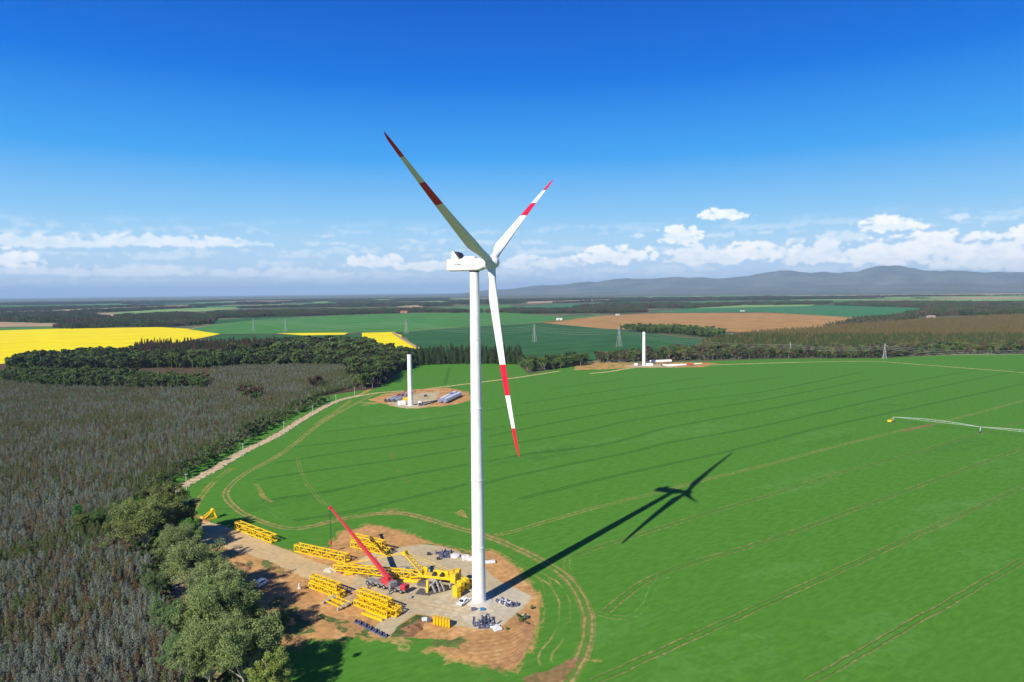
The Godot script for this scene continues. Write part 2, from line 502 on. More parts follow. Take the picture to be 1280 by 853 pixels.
func build_field():
	var base := soil("wheat", lin(0.057, 0.176, 0.018), lin(0.077, 0.213, 0.024), 21, lin(0.066, 0.194, 0.021), 0.045, 1024)
	for r in [[Rect2(-190, -672, 512, 512), 2048], [Rect2(322, -672, 512, 512), 1024], [Rect2(-190, -1184, 512, 512), 1024], [Rect2(322, -1184, 512, 512), 1024], [Rect2(-190, -160, 512, 512), 256]]:
		var im := Image.create(r[1], r[1], false, Image.FORMAT_RGBA8)
		im.fill(Color(lin(0.1, 0.16, 0.05), 0.0))
		tiles.append({"rect": r[0], "res": r[1], "img": im})
	paint_field()
	var field := px_poly([[-189, -330, 0], [-189, -660, 0], [440, 490], [470, 486], [500, 464], [520, 456], [560, 455], [648, 455], [660, 468], [700, 461], [740, 453], [800, 454], [880, 452], [960, 449], [1100, 448], [1200, 444], [1280, 443], [833, -985, 0], [833, 0, 0], [-40, 0, 0], [-60, -120, 0], [240, 880], [250, 853], [228, 800], [205, 740], [190, 690]])
	for t in tiles:
		var r: Rect2 = t.rect
		var quad := PackedVector2Array([r.position, r.position + Vector2(r.size.x, 0), r.end, r.position + Vector2(0, r.size.y)])
		for p in Geometry2D.intersect_polygons(field, quad):
			var m := base.duplicate() as StandardMaterial3D
			m.detail_enabled = true
			m.detail_blend_mode = BaseMaterial3D.BLEND_MODE_MIX
			m.detail_uv_layer = BaseMaterial3D.DETAIL_UV_2
			m.detail_albedo = ImageTexture.create_from_image(t.img)
			sheet("wheat_field", p, 0.0, m, 120.0, "structure", r)

# ------------------------------------------------------------------ sky
func sky_image() -> Image:
	var stops := [[0.0, 210, 231, 252], [1.6, 200, 228, 253], [4.3, 176, 221, 253], [6.2, 142, 206, 252], [10.6, 64, 167, 247], [16.6, 0, 119, 228], [22.3, 0, 94, 207], [35, 0, 76, 176], [60, 0, 54, 138], [90, 0, 46, 124]]
	var w := 4096
	var h := 2048
	var column := Image.create(1, h, false, Image.FORMAT_RGBF)
	for y in h:
		var el := 90.0 - (y + 0.5) / h * 180.0
		var e := maxf(el, 0.0)
		var c := Color.BLACK
		for i in stops.size() - 1:
			if e >= stops[i][0] and e <= stops[i + 1][0]:
				var f: float = (e - stops[i][0]) / (stops[i + 1][0] - stops[i][0])
				c = Color8(stops[i][1], stops[i][2], stops[i][3]).srgb_to_linear().lerp(Color8(stops[i + 1][1], stops[i + 1][2], stops[i + 1][3]).srgb_to_linear(), f)
		column.set_pixel(0, y, Color(c.r / EXPO, c.g / EXPO, c.b / EXPO))
	column.resize(w, h, Image.INTERPOLATE_NEAREST)
	var puff := FastNoiseLite.new()
	puff.seed = 7
	puff.frequency = 1.0
	puff.fractal_octaves = 5
	puff.fractal_gain = 0.55
	var bank := FastNoiseLite.new()
	bank.seed = 19
	bank.frequency = 1.0
	bank.fractal_octaves = 2
	# [azimuth from the view axis, base elevation, half width, height, strength], degrees
	var heaps := []
	for q in [[60, 306, 90, 13, 0.62], [190, 305, 110, 14, 0.7], [285, 306, 50, 9, 0.5], [8, 330, 34, 20, 1.0], [40, 342, 60, 10, 0.5], [150, 343, 90, 12, 0.55], [470, 331, 45, 17, 0.85], [530, 336, 50, 12, 0.8], [380, 345, 60, 12, 0.5], [300, 345, 50, 10, 0.5], [770, 326, 60, 24, 1.0], [850, 300, 32, 22, 0.9], [905, 272, 36, 14, 0.95], [1110, 286, 40, 18, 1.0], [880, 326, 60, 24, 0.8], [950, 320, 46, 26, 1.05], [1020, 324, 60, 26, 0.8], [1100, 326, 50, 30, 1.0], [1160, 322, 50, 36, 1.05], [1230, 328, 60, 40, 1.05], [1280, 330, 60, 45, 1.0], [1200, 273, 18, 6, 0.5], [795, 296, 14, 5, 0.5], [655, 332, 36, 16, 0.7], [700, 332, 40, 14, 0.6], [1050, 300, 40, 10, 0.5]]:
		var d := (eye_basis * Vector3((q[0] - 640.0) / FOCAL, -(q[1] - 426.5) / FOCAL, -1.0)).normalized()
		heaps.append([rad_to_deg(atan2(d.x, -d.z)), rad_to_deg(asin(d.y)), q[2] / 15.0, q[3] / 18.5, q[4]])
	for i in 110:
		var az := rng.randf_range(42, 318)
		heaps.append([az if az < 180 else az - 360.0, rng.randf_range(1.8, 4.5) if i % 6 else rng.randf_range(4.5, 7.0), rng.randf_range(1.5, 6.0), rng.randf_range(0.7, 2.4), rng.randf_range(0.5, 1.05)])
	var by_column := []
	for x in w:
		by_column.append([])
	for q in heaps:
		var x0 := int((q[0] - q[2] * 1.4) / 360.0 * w)
		for x in range(x0, int((q[0] + q[2] * 1.4) / 360.0 * w)):
			by_column[posmod(x, w)].append(q)
	var cloud := Color(1.14, 1.14, 1.14)
	for x in w:
		var az := wrapf((x + 0.5) / w * 360.0, -180.0, 180.0)      # column 0 looks along -Z
		var ra := deg_to_rad(az)
		for y in range(900, 1023):
			var el := 90.0 - (y + 0.5) / h * 180.0
			var at := Vector3(sin(ra) * 44.0, el * 1.5, cos(ra) * 44.0)
			var f := puff.get_noise_3dv(at)
			var veil := bank.get_noise_3dv(Vector3(sin(ra) * 9.0, el * 1.6, cos(ra) * 9.0))
			# thin veil low over the horizon
			var dens := clampf((veil * 0.8 + f * 0.9 - 0.05), 0.0, 0.32) * smoothstep(6.2, 4.0, el) * smoothstep(-0.5, 1.8, el)
			for q in by_column[x]:
				var dx: float = absf(wrapf(az - q[0], -180, 180)) / q[2]
				var up: float = (el - q[1]) / q[3]
				var dome := (1.0 - dx * dx) - maxf(up, 0.0) * maxf(up, 0.0) * 0.9 - maxf(-up, 0.0) * 3.2
				var k: float = smoothstep(0.0, 0.17, dome * 0.95 + f * 1.15 - 0.18) * q[4]
				if k > dens:
					dens = minf(k, 0.97) * clampf(0.86 + f * 0.6, 0.5, 1.0)
			if dens > 0.004:
				var c := column.get_pixel(x, y)
				column.set_pixel(x, y, c.lerp(Color(cloud.r / EXPO, cloud.g / EXPO, cloud.b / EXPO), dens))
	return column

# ------------------------------------------------------------------ trees
func shade_of(r: RandomNumberGenerator, lo := 0.7, hi := 1.3) -> Color:
	var s := r.randf_range(lo, hi)
	return Color(s * r.randf_range(0.93, 1.07), s, s * r.randf_range(0.9, 1.1))

func kit(trunk: MB, crown: MB, bark: Color) -> Dictionary:
	var both := MB.new()
	both.v.append_array(crown.v)
	both.c.append_array(crown.c)
	for i in trunk.v.size():
		both.v.append(trunk.v[i])
		both.c.append(Color(1.1, 1.0, 0.9))
	return {"trunk": trunk.mesh(mat("bark" + str(bark), bark, 0.9)), "crown": crown.mesh(null, true), "both": both.mesh(leaf_mat(Color.WHITE), true)}

func leaf_mat(tint: Color) -> StandardMaterial3D:
	var m := mat("leaf" + str(tint), Color.WHITE if tint == Color.WHITE else tint.linear_to_srgb(), 0.65, 0.0, true)
	m.metallic_specular = 0.25
	m.backlight_enabled = true
	m.backlight = Color(0.35, 0.35, 0.3)
	return m

func make_sapling(s: int, h: float, wide: float, leaves: int, size: float) -> Dictionary:
	var r := RandomNumberGenerator.new()
	r.seed = s
	var t := MB.new()
	var c := MB.new()
	var lean := Vector3(r.randf_range(-0.3, 0.3), h, r.randf_range(-0.3, 0.3))
	t.tube(Vector3.ZERO, lean * 0.55, 0.11, 0.07, 6, false)
	t.tube(lean * 0.55, lean * 0.97, 0.07, 0.02, 5, false)
	for i in leaves:
		var u := pow(r.randf(), 0.8)
		var rad := wide * (0.25 + 0.85 * sin(PI * clampf(0.12 + 0.78 * u, 0, 1))) * (1.0 - u * 0.45)
		var a := r.randf() * TAU
		var d := rad * sqrt(r.randf()) * (1.0 + 0.35 * sin(a * 3.0 + u * 9.0 + s))
		c.leaf(lean * (0.16 + 0.84 * u) + Vector3(cos(a) * d, r.randf_range(-0.3, 0.3), sin(a) * d), size * r.randf_range(0.6, 1.25) * (1.0 - 0.4 * u), r, [shade_of(r, 0.55, 1.2), shade_of(r, 0.7, 1.3), Color(0.95, 1.12, 1.35) * r.randf_range(0.9, 1.35), Color(1.1, 0.95, 0.75) * r.randf_range(0.6, 1.05)][r.randi() % 4], -0.25)
	return kit(t, c, lin(0.16, 0.14, 0.12))

func make_broadleaf(s: int, h: float, wide: float, clumps: int, per: int, size: float, bare := 0.3, bark := Color(0, 0, 0)) -> Dictionary:
	var r := RandomNumberGenerator.new()
	r.seed = s
	var t := MB.new()
	var c := MB.new()
	var fork := Vector3(r.randf_range(-0.5, 0.5), h * bare, r.randf_range(-0.5, 0.5))
	t.tube(Vector3(0, -0.2, 0), fork, h * 0.022, h * 0.016, 9, false)
	var lobes := []
	for i in maxi(5, int(clumps / 14.0)):
		var a := TAU * i * 0.382 + r.randf_range(-0.5, 0.5)
		var y := r.randf_range(-0.6, 0.95)
		var rr := sqrt(maxf(0.05, 1.0 - y * y)) * r.randf_range(0.35, 0.95) * wide
		var e := Vector3(cos(a) * rr, h * (0.5 + bare * 0.45) + y * h * (0.44 - bare * 0.4), sin(a) * rr)
		lobes.append(e)
		var knee := fork.lerp(e, 0.5) + Vector3(0, -h * 0.03, 0)
		t.tube(fork, knee, h * 0.011, h * 0.007, 6, false)
		t.tube(knee, e, h * 0.007, h * 0.003, 5, false)
	for i in clumps:
		var hub: Vector3 = lobes[i % lobes.size()]
		var e := hub + Vector3(r.randfn(), r.randfn() * 0.75, r.randfn()) * wide * 0.24
		e.y = clampf(e.y, h * bare * 0.7, h * 0.97)
		if i % 2 == 0:
			t.tube(hub, e, h * 0.003, h * 0.001, 4, false)
		var rad := wide * r.randf_range(0.12, 0.27)
		var tone := r.randf_range(0.82, 1.18)
		for j in per:
			var d := Vector3(r.randfn(), r.randfn() * 0.8, r.randfn()).normalized() * rad * pow(r.randf(), 0.45)
			var col := shade_of(r, 0.75, 1.25)
			c.leaf(e + d, size * r.randf_range(0.6, 1.3), r, Color(col.r * tone, col.g * tone, col.b * tone))
	return kit(t, c, lin(0.20, 0.17, 0.14) if bark == Color(0, 0, 0) else bark)

func make_conifer(s: int, h: float, wide: float, leaves: int, size: float) -> Dictionary:
	var r := RandomNumberGenerator.new()
	r.seed = s
	var t := MB.new()
	var c := MB.new()
	t.tube(Vector3(0, -0.2, 0), Vector3(0, h * 0.96, 0), h * 0.016, 0.03, 8, false)
	for i in leaves:
		var u := pow(r.randf(), 1.25)
		var tier := 0.72 + 0.28 * absf(sin(u * 34.0 + s))
		var a := r.randf() * TAU
		var rad := wide * (1.0 - pow(u, 1.25) * 0.95) * tier * pow(r.randf(), 0.4) * (1.0 + 0.2 * sin(a * 3.0 + s))
		c.leaf(Vector3(cos(a) * rad, h * (0.07 + 0.92 * u) - rad * 0.22, sin(a) * rad), size * r.randf_range(0.6, 1.25) * (1.0 - 0.35 * u), r, shade_of(r, 0.65, 1.3), 0.4)
	return kit(t, c, lin(0.12, 0.09, 0.07))

func make_grove(s: int) -> Mesh:       # far wood: a stand of crowns about 45 m across
	var r := RandomNumberGenerator.new()
	r.seed = s
	var c := MB.new()
	for i in 26:
		var a := r.randf() * TAU
		var d := 24.0 * sqrt(r.randf())
		var e := Vector3(cos(a) * d, 0, sin(a) * d)
		var h := r.randf_range(10, 17)
		var w := r.randf_range(3.2, 5.4)
		var tone := r.randf_range(0.75, 1.25)
		for j in 34:
			var y := r.randf()
			var b := r.randf() * TAU
			var rad := w * sqrt(maxf(0.05, 1.0 - pow(y, 2.4))) * sqrt(r.randf())
			var col := shade_of(r, 0.75, 1.25)
			c.leaf(e + Vector3(cos(b) * rad, h * y, sin(b) * rad), r.randf_range(1.8, 3.4), r, Color(col.r * tone, col.g * tone, col.b * tone))
	return c.mesh(leaf_mat(Color.WHITE), true)

func scatter(poly: PackedVector2Array, gap: float, jitter := 0.42, turn := 0.3) -> Array:
	var out := []
	var lo := Vector2(1e9, 1e9)
	var hi := -lo
	for p in poly:
		var q := p.rotated(turn)
		lo = lo.min(q)
		hi = hi.max(q)
	var y := lo.y
	while y < hi.y:
		var x := lo.x
		while x < hi.x:
			var p := (Vector2(x, y) + Vector2(rng.randf_range(-jitter, jitter), rng.randf_range(-jitter, jitter)) * gap).rotated(-turn)
			if Geometry2D.is_point_in_polygon(p, poly):
				out.append(p)
			x += gap
		y += gap
	return out

func in_frame(p: Vector3, top: float) -> bool:
	var q := pixel_of(p + Vector3(0, top, 0))
	return q.x > -8 and q.x < 1288 and q.y > 300 and q.y < 860

func copies(parent: Node, called: String, me: Mesh, places: Array, tints: Array) -> MultiMeshInstance3D:
	var mm := MultiMesh.new()
	mm.transform_format = MultiMesh.TRANSFORM_3D
	mm.use_colors = true
	mm.mesh = me
	mm.instance_count = places.size()
	for i in places.size():
		mm.set_instance_transform(i, places[i])
		mm.set_instance_color(i, tints[i])
	var o := MultiMeshInstance3D.new()
	o.name = called
	o.multimesh = mm
	parent.add_child(o, true)
	return o

# spots: {p: Vector2, s: scale, k: kit number, t: tint number, w: slimness}
func plant(called: String, mass: String, spots: Array, kits: Array, tints: Array, labels: Array, category: String, group: String, singles: int, tall: float, mass_label: String, where = null):
	spots.sort_custom(func(a, b): return a.p.length_squared() < b.p.length_squared())
	var sizes := spots.map(func(q): return q.s)
	sizes.sort()
	var lows: float = sizes[sizes.size() / 4]
	var highs: float = sizes[sizes.size() * 3 / 4]
	var left := singles
	var rest := []
	var cols := []
	for k in kits:
		rest.append([])
		cols.append([])
	for q in spots:
		var at := Vector3(q.p.x, q.get("y", 0.0), q.p.y)
		var turn := rng.randf() * TAU
		var size: Vector3 = Vector3(q.w, 1.0, q.w) * q.s
		if left > 0 and in_frame(at, tall * q.s):
			left -= 1
			var said: String = labels[q.t % labels.size()]
			if where != null:
				said = ("small " if q.s < lows else ("tall " if q.s > highs else "")) + said + where.call(q.p)
			var o := thing(called, said, category, at, turn, group)
			o.scale = size
			share(o, "trunk", kits[q.k].trunk)
			share(o, "crown", kits[q.k].crown, leaf_mat(tints[q.t]))
		else:
			rest[q.k].append(Transform3D(Basis(Vector3.UP, turn).scaled_local(size), at))
			var b := rng.randf_range(0.85, 1.15)
			cols[q.k].append(Color(tints[q.t].r * b, tints[q.t].g * b, tints[q.t].b * b))
	var any := false
	for k in kits.size():
		any = any or rest[k].size() > 0
	if any:
		var g := Node3D.new()
		g.name = numbered(mass)
		g.set_meta("kind", "stuff")
		tag(g, mass_label, category)
		add_child(g, true)
		for k in kits.size():
			if rest[k].size():
				copies(g, "tree_crowns", kits[k].both, rest[k], cols[k])

func spots_of(points: Array, kits: int, tints: Array, lo := 0.8, hi := 1.2, slim := 0.15) -> Array:
	var out := []
	for p in points:
		out.append({"p": p, "s": rng.randf_range(lo, hi), "k": rng.randi() % kits, "t": tints[rng.randi() % tints.size()], "w": rng.randf_range(1.0 - slim, 1.0 + slim)})
	return out

func nearest(marks: Array) -> Callable:        # names the landmark that stands closest
	var at := []
	for q in marks:
		var g := ground(q[0], q[1])
		at.append(Vector2(g.x, g.z))
	return func(p: Vector2) -> String:
		var best := 0
		for i in at.size():
			if p.distance_squared_to(at[i]) < p.distance_squared_to(at[best]):
				best = i
		return marks[best][2]

func from_lane(p: Vector2) -> String:
	var lane := [Vector2(-138, -262), Vector2(-116, -226), Vector2(-93, -193), Vector2(-79, -171), Vector2(-60, -130)]
	var d := 1e9
	for i in lane.size() - 1:
		d = minf(d, p.distance_to(Geometry2D.get_closest_point_to_segment(p, lane[i], lane[i + 1])))
	return " at the lane's edge" if d < 5.5 else (" one row off the lane" if d < 8.5 else (" a few rows off the lane" if d < 15.0 else (" well inside, off the lane" if d < 24.0 else " deep inside, far off the lane")))

const BLUE_GREY := Color(0.205, 0.245, 0.205)
const RUST := Color(0.185, 0.148, 0.090)
const OLIVE := Color(0.145, 0.172, 0.078)
const MID_GREEN := Color(0.100, 0.160, 0.042)
const DARK_GREEN := Color(0.060, 0.098, 0.034)
const PALE_GREEN := Color(0.13, 0.185, 0.055)
const DULL_BROWN := Color(0.115, 0.078, 0.050)

func build_trees():
	# young eucalyptus plantation beside the dirt road
	var sap := [make_sapling(1, 4.8, 0.9, 420, 0.30), make_sapling(2, 5.4, 0.82, 400, 0.29), make_sapling(3, 4.2, 1.0, 430, 0.31), make_sapling(4, 5.8, 0.86, 440, 0.30)]
	var patch := FastNoiseLite.new()
	patch.seed = 31
	patch.frequency = 0.016
	patch.fractal_octaves = 3
	var stand := px_poly([[-188, -345, 0], [-190, -660, 0], [445, 484], [452, 472], [432, 459], [330, 458], [264, 463], [258, 489], [150, 489], [60, 486], [0, 480], [-640, -800, 0], [-520, -500, 0], [-300, -300, 0], [-190, -150, 0], [-95, -150, 0], [246, 853], [224, 800], [200, 745], [183, 705], [140, 690], [135, 655], [165, 628]])
	var spots := []
	for p in scatter(stand, 2.12, 0.27, 0.12):
		var at := Vector3(p.x, 0, p.y)
		var q := pixel_of(at + Vector3(0, 5, 0))
		if q.x < -40 or q.y > 900:
			continue
		var n := patch.get_noise_2d(p.x, p.y) + rng.randf_range(-0.8, 0.8) + lerpf(0.16, -0.2, smoothstep(-290.0, -380.0, p.y))
		if patch.get_noise_2d(p.x * 2.0 + 900, p.y * 2.0) > 0.52:
			continue
		var edge: float = clampf((p.x + 215.0) / 25.0, 0.0, 1.0) if p.y < -340 else 0.0
		var t := 0 if n > 0.04 else (1 if n > -0.38 else 2)
		var band: float = absf(q.y - (692.0 - q.x * 0.27))      # a greener strip runs through the plantation
		if band < 11.0 and q.x < 165.0 and rng.randf() < 0.75:
			t = 3 if rng.randf() < 0.5 else 2
		if rng.randf() < 0.04 + edge * 0.5:
			t = 3
		spots.append({"p": p, "s": rng.randf_range(0.65, 1.25), "k": rng.randi() % 4, "t": t, "w": rng.randf_range(0.85, 1.25)})
	print("plantation ", spots.size())
	plant("eucalyptus_sapling", "eucalyptus_plantation", spots, sap, [BLUE_GREY, RUST, OLIVE, MID_GREEN], ["slim blue-grey young eucalyptus in the plantation", "slim rust-brown young eucalyptus in the plantation", "slim olive young eucalyptus in the plantation", "slim fresh green young eucalyptus in the plantation"], "tree", "young eucalyptus trees of the plantation", 300, 8.0, "dense blue-grey and brown plantation of young eucalyptus beside dirt road", from_lane)
	# dark hedge between plantation and road
	var bush := [make_broadleaf(41, 6.5, 2.9, 26, 26, 0.75, 0.15), make_broadleaf(42, 8.5, 3.0, 28, 26, 0.75, 0.2), make_broadleaf(43, 5.0, 2.8, 22, 26, 0.7, 0.12)]
	var hedge := []
	var z := -338.0
	while z > -640.0:
		for k in 2:
			hedge.append({"p": Vector2(-181.5 - k * 4.5 + rng.randf_range(-1.2, 1.2) + smoothstep(-560, -640, z) * 8.0, z + rng.randf_range(-1.5, 1.5)), "s": rng.randf_range(0.4, 1.2), "k": rng.randi() % 3, "t": rng.randi() % 3, "w": rng.randf_range(0.8, 1.2)})
		z -= 5.0
	plant("roadside_bush", "hedge_remainder", hedge, bush, [DARK_GREEN, MID_GREEN, OLIVE], ["dark green bush in the roadside hedge", "mid green bush in the roadside hedge", "olive bush in the roadside hedge"], "bush", "bushes along the dirt road", 200, 6.0, "dark hedge along the plantation edge", nearest([[233, 612, " near the first pole from the trees"], [304, 571, " near the second pole from the trees"], [355, 541, " near the third pole from the trees"], [391, 520, " near the fourth pole from the trees"], [420, 505, " near the fifth pole from the trees"], [443, 494, " near the sixth pole from the trees"]]))
	# big trees along the lane by the building site
	var grown := [make_broadleaf(51, 26, 9.5, 200, 210, 0.4, 0.14, lin(0.34, 0.30, 0.24)), make_broadleaf(52, 24, 9.0, 180, 210, 0.4, 0.18, lin(0.34, 0.30, 0.24)), make_broadleaf(53, 22, 6.5, 160, 180, 0.38, 0.12, lin(0.30, 0.26, 0.2))]
	var listed := [
		[183, 693, 24.0, 1, Color(0.183, 0.231, 0.068), 1.0, "tall olive eucalyptus with a bare pale trunk at the lane's end"],
		[214, 678, 24.0, 2, Color(0.166, 0.203, 0.058), 1.15, "olive-brown leafy tree standing where the lane meets the dirt road"],
		[237, 690, 13.5, 2, Color(0.130, 0.302, 0.047), 1.2, "bright green bushy tree beside the small yellow frame"],
		[240, 672, 15.0, 2, Color(0.061, 0.110, 0.035), 0.55, "narrow dark green tree beside the bright green bushy one"],
		[246, 752, 21.0, 0, Color(0.219, 0.285, 0.102), 1.05, "big pale grey-green tree with bare twigs beside the haul road"],
		[272, 775, 19.0, 1, Color(0.219, 0.276, 0.106), 1.1, "wide pale grey-green tree beside the parked white van"],
		[270, 815, 21.0, 0, Color(0.202, 0.276, 0.090), 1.0, "dense grey-green tree between the lane and the grassy bank"],
		[306, 866, 21.0, 1, Color(0.193, 0.252, 0.085), 1.0, "broad grey-green tree throwing its shadow on the corner of wheat"],
		[262, 862, 19.0, 0, Color(0.209, 0.266, 0.096), 1.0, "pale grey-green tree rising at the lane's lower end"],
		[340, 880, 13.0, 2, Color(0.235, 0.302, 0.069), 1.3, "yellowish green round tree at the corner of the wheat"],
		[318, 800, 9.0, 2, Color(0.105, 0.211, 0.041), 1.3, "low green tree on the grassy bank below the white van"],
		[350, 792, 6.5, 2, Color(0.087, 0.183, 0.038), 1.4, "small dark green bush on the bank beside bare soil"],
		[305, 762, 8.0, 1, Color(0.087, 0.192, 0.038), 1.1, "low dark green tree just below the white van"],
		[212, 800, 13.0, 1, Color(0.140, 0.231, 0.085), 0.9, "blue-green tree between the lane and the plantation"],
		[226, 848, 13.0, 0, Color(0.148, 0.239, 0.093), 0.85, "fresh blue-green tree at the lower end of the lane"],
		[196, 752, 11.0, 1, Color(0.114, 0.183, 0.068), 0.8, "grey-green tree at the bend of the lane"],
		[150, 668, 15.0, 2, Color(0.105, 0.157, 0.049), 1.1, "dark olive tree among the plantation behind the tall eucalyptus"],
		[120, 662, 9.0, 1, Color(0.108, 0.183, 0.046), 1.3, "low green tree in a gap of the plantation"],
		[100, 668, 8.0, 2, Color(0.166, 0.203, 0.055), 1.5, "spreading yellow-green tree in a gap of the plantation"],
		[98, 656, 9.0, 2, Color(0.079, 0.285, 0.041), 0.8, "vivid green young tree alone among grey saplings"],
		[200, 668, 13.0, 2, Color(0.155, 0.204, 0.055), 1.1, "leafy olive tree close behind the bright green bushy one"],
		[168, 676, 19.0, 1, Color(0.194, 0.237, 0.069), 0.9, "pale olive eucalyptus leaning over the plantation corner"],
		[222, 712, 17.0, 0, Color(0.194, 0.250, 0.091), 1.0, "pale grey-green tree where the lane is bare soil"],
		[288, 806, 19.0, 1, Color(0.194, 0.250, 0.086), 1.0, "grey-green tree leaning over the grassy bank"],
		[190, 640, 15.0, 2, Color(0.124, 0.157, 0.049), 1.2, "dark olive tree at the plantation corner by the dirt road"],
	]
	for q in listed:
		var o := thing("roadside_tree", q[6], "tree", ground(q[0], q[1]), rng.randf() * TAU, "big trees along the lane")
		var full: float = [26.0, 24.0, 22.0][q[3]]
		o.scale = Vector3(q[5], 1, q[5]) * (q[2] / full)
		share(o, "trunk", grown[q[3]].trunk)
		share(o, "crown", grown[q[3]].crown, leaf_mat(q[4]))
	# undergrowth beneath them
	var low := []
	var soil_lane := px_poly([[203, 690], [219, 690], [264, 800], [282, 853], [256, 853], [238, 800], [210, 740]])
	for p in scatter(px_poly([[172, 655], [232, 652], [246, 672], [262, 720], [292, 752], [318, 790], [330, 850], [318, 872], [240, 872], [205, 800], [184, 740], [165, 700]]), 4.6, 0.45):
		if not Geometry2D.is_point_in_polygon(p, soil_lane):
			low.append({"p": p, "s": rng.randf_range(0.35, 0.85), "k": rng.randi() % 3, "t": rng.randi() % 4, "w": rng.randf_range(0.9, 1.4)})
	plant("undergrowth_bush", "undergrowth_rest", low, bush, [MID_GREEN, Color(0.11, 0.16, 0.05), DARK_GREEN, OLIVE], ["mid green undergrowth bush beneath the big trees", "fresh green undergrowth bush beneath the big trees", "dark green undergrowth bush beneath the big trees", "olive undergrowth bush beneath the big trees"], "bush", "undergrowth beneath the big trees", 250, 6.0, "leafy undergrowth beneath the big trees", nearest([[178, 665, ", at the plantation corner"], [225, 665, ", by the bright green one"], [200, 715, ", at the lane's bend"], [245, 740, ", beside the haul road"], [285, 770, ", near the white van"], [235, 800, ", along the lane"], [300, 820, ", on the grassy bank"], [285, 865, ", at the lane's lower end"]]))
	# woods behind the plantation
	var wood := [make_broadleaf(61, 17, 5.4, 46, 24, 1.35, 0.2), make_broadleaf(62, 15, 5.8, 46, 24, 1.35, 0.18), make_broadleaf(63, 19, 4.6, 44, 24, 1.3, 0.2)]
	var fir := [make_conifer(71, 22, 4.6, 900, 1.2), make_conifer(72, 25, 4.2, 950, 1.2), make_conifer(73, 19, 4.4, 800, 1.2)]
	var w1 := spots_of(scatter(px_poly([[10, 464], [60, 463], [180, 461], [300, 460], [430, 459], [444, 486], [466, 486], [484, 476], [498, 465], [516, 457], [531, 452], [500, 447], [470, 441], [430, 437], [300, 441], [180, 446], [90, 450], [40, 455], [14, 459]]), 7.0), 3, [1, 0, 0, 2, 1, 3], 0.8, 1.25)
	for q in w1:
		var at := pixel_of(Vector3(q.p.x, 0, q.p.y))
		if at.x > 270 and at.x < 470 and at.y < 452:
			q.s *= 1.3
	w1.append_array(spots_of(scatter(px_poly([[0, 480], [60, 486], [150, 489], [256, 489], [262, 480], [150, 473], [60, 470], [0, 472]]), 7.6), 3, [0, 0, 3, 1], 0.55, 0.9))
	w1.append_array(spots_of(scatter(px_poly([[290, 492], [305, 490], [330, 500], [310, 504]]), 6.0), 3, [4, 0], 0.4, 0.7))
	w1.append_array(spots_of(scatter(px_poly([[385, 482], [397, 480], [405, 488], [392, 490]]), 6.0), 3, [4, 1], 0.45, 0.75))
	for q in w1:
		if q.t == 1 and rng.randf() < 0.3:
			q.t = 2
	var brown_stand := px_poly([[165, 453], [300, 450], [345, 447], [345, 437], [170, 441]])
	w1 = w1.filter(func(q): return not Geometry2D.is_point_in_polygon(q.p, brown_stand))
	print("wood ", w1.size())
	plant("woodland_tree", "woodland", w1, wood, [MID_GREEN, DARK_GREEN, Color(0.050, 0.058, 0.030), PALE_GREEN, DULL_BROWN], ["mid green tree in the wood", "dark green tree in the wood", "dull olive tree in the wood", "pale green tree in the wood", "brownish tree in the wood"], "tree", "woodland trees behind the plantation", 300, 17.0, "dark mixed wood between plantation and yellow canola field", nearest([[497, 466, " near the dirt road's end"], [455, 450, " near the small canola field"], [430, 458, " at the plantation corner"], [330, 452, " below the brown conifers"], [230, 455, " beside the brown conifers"], [120, 456, " below the wide canola field"], [40, 460, " at the open end"], [60, 478, " in the front belt, open end"], [150, 481, " in the middle of the front belt"], [240, 484, " at the front belt's plantation end"], [308, 497, " in the clump among saplings"], [394, 485, " in the clump near the road"]]))
	var w1b := spots_of(scatter(brown_stand, 6.0), 3, [0, 0, 0, 1], 0.75, 1.1)
	plant("brown_conifer", "brown_conifer_stand", w1b, fir, [Color(0.125, 0.080, 0.055), DARK_GREEN], ["slender brown conifer in the stand beside yellow canola", "slender dark conifer in the stand beside yellow canola"], "tree", "brown conifers beside the canola", 200, 20.0, "brown conifer stand beside yellow canola field", nearest([[185, 447, " at the open end"], [240, 445, " in the middle"], [290, 444, " at the wood end"]]))
	# dark conifer windbreak
	var w2 := spots_of(scatter(px_poly([[516, 458], [540, 456], [600, 455], [648, 456], [652, 450], [600, 449.5], [540, 450], [520, 452]]), 6.4), 3, [0, 0, 1], 0.65, 1.05)
	plant("conifer_tree", "windbreak_remainder", w2, fir, [DARK_GREEN, Color(0.036, 0.056, 0.022)], ["dark pointed conifer in the windbreak", "dark olive conifer in the windbreak"], "tree", "conifers of the windbreak", 250, 20.0, "dark conifers of the windbreak", nearest([[520, 456, ", at the wood end"], [550, 453, ", behind the lying blades"], [580, 453, ", in the middle"], [612, 453, ", past the middle"], [642, 453, ", at the end by round trees"]]))
	var w3 := spots_of(scatter(px_poly([[648, 459], [662, 465], [672, 464], [735, 457], [733, 451], [700, 454], [672, 457], [652, 453]]), 7.0), 3, [0, 1, 0], 0.6, 0.95)
	w3.append_array(spots_of(scatter(px_poly([[742, 455], [800, 452], [880, 450], [960, 448], [1100, 447], [1200, 443], [1280, 442], [1280, 436], [1100, 440], [960, 441], [860, 441], [800, 446], [745, 449]]), 9.0), 3, [1, 0, 2, 2, 3], 0.5, 1.0))
	w3.append_array(spots_of(scatter(px_poly([[775, 413], [800, 416], [850, 418], [905, 424], [905, 419], [850, 413.5], [800, 412.5]]), 9.0), 3, [1, 1, 0], 0.8, 1.1))
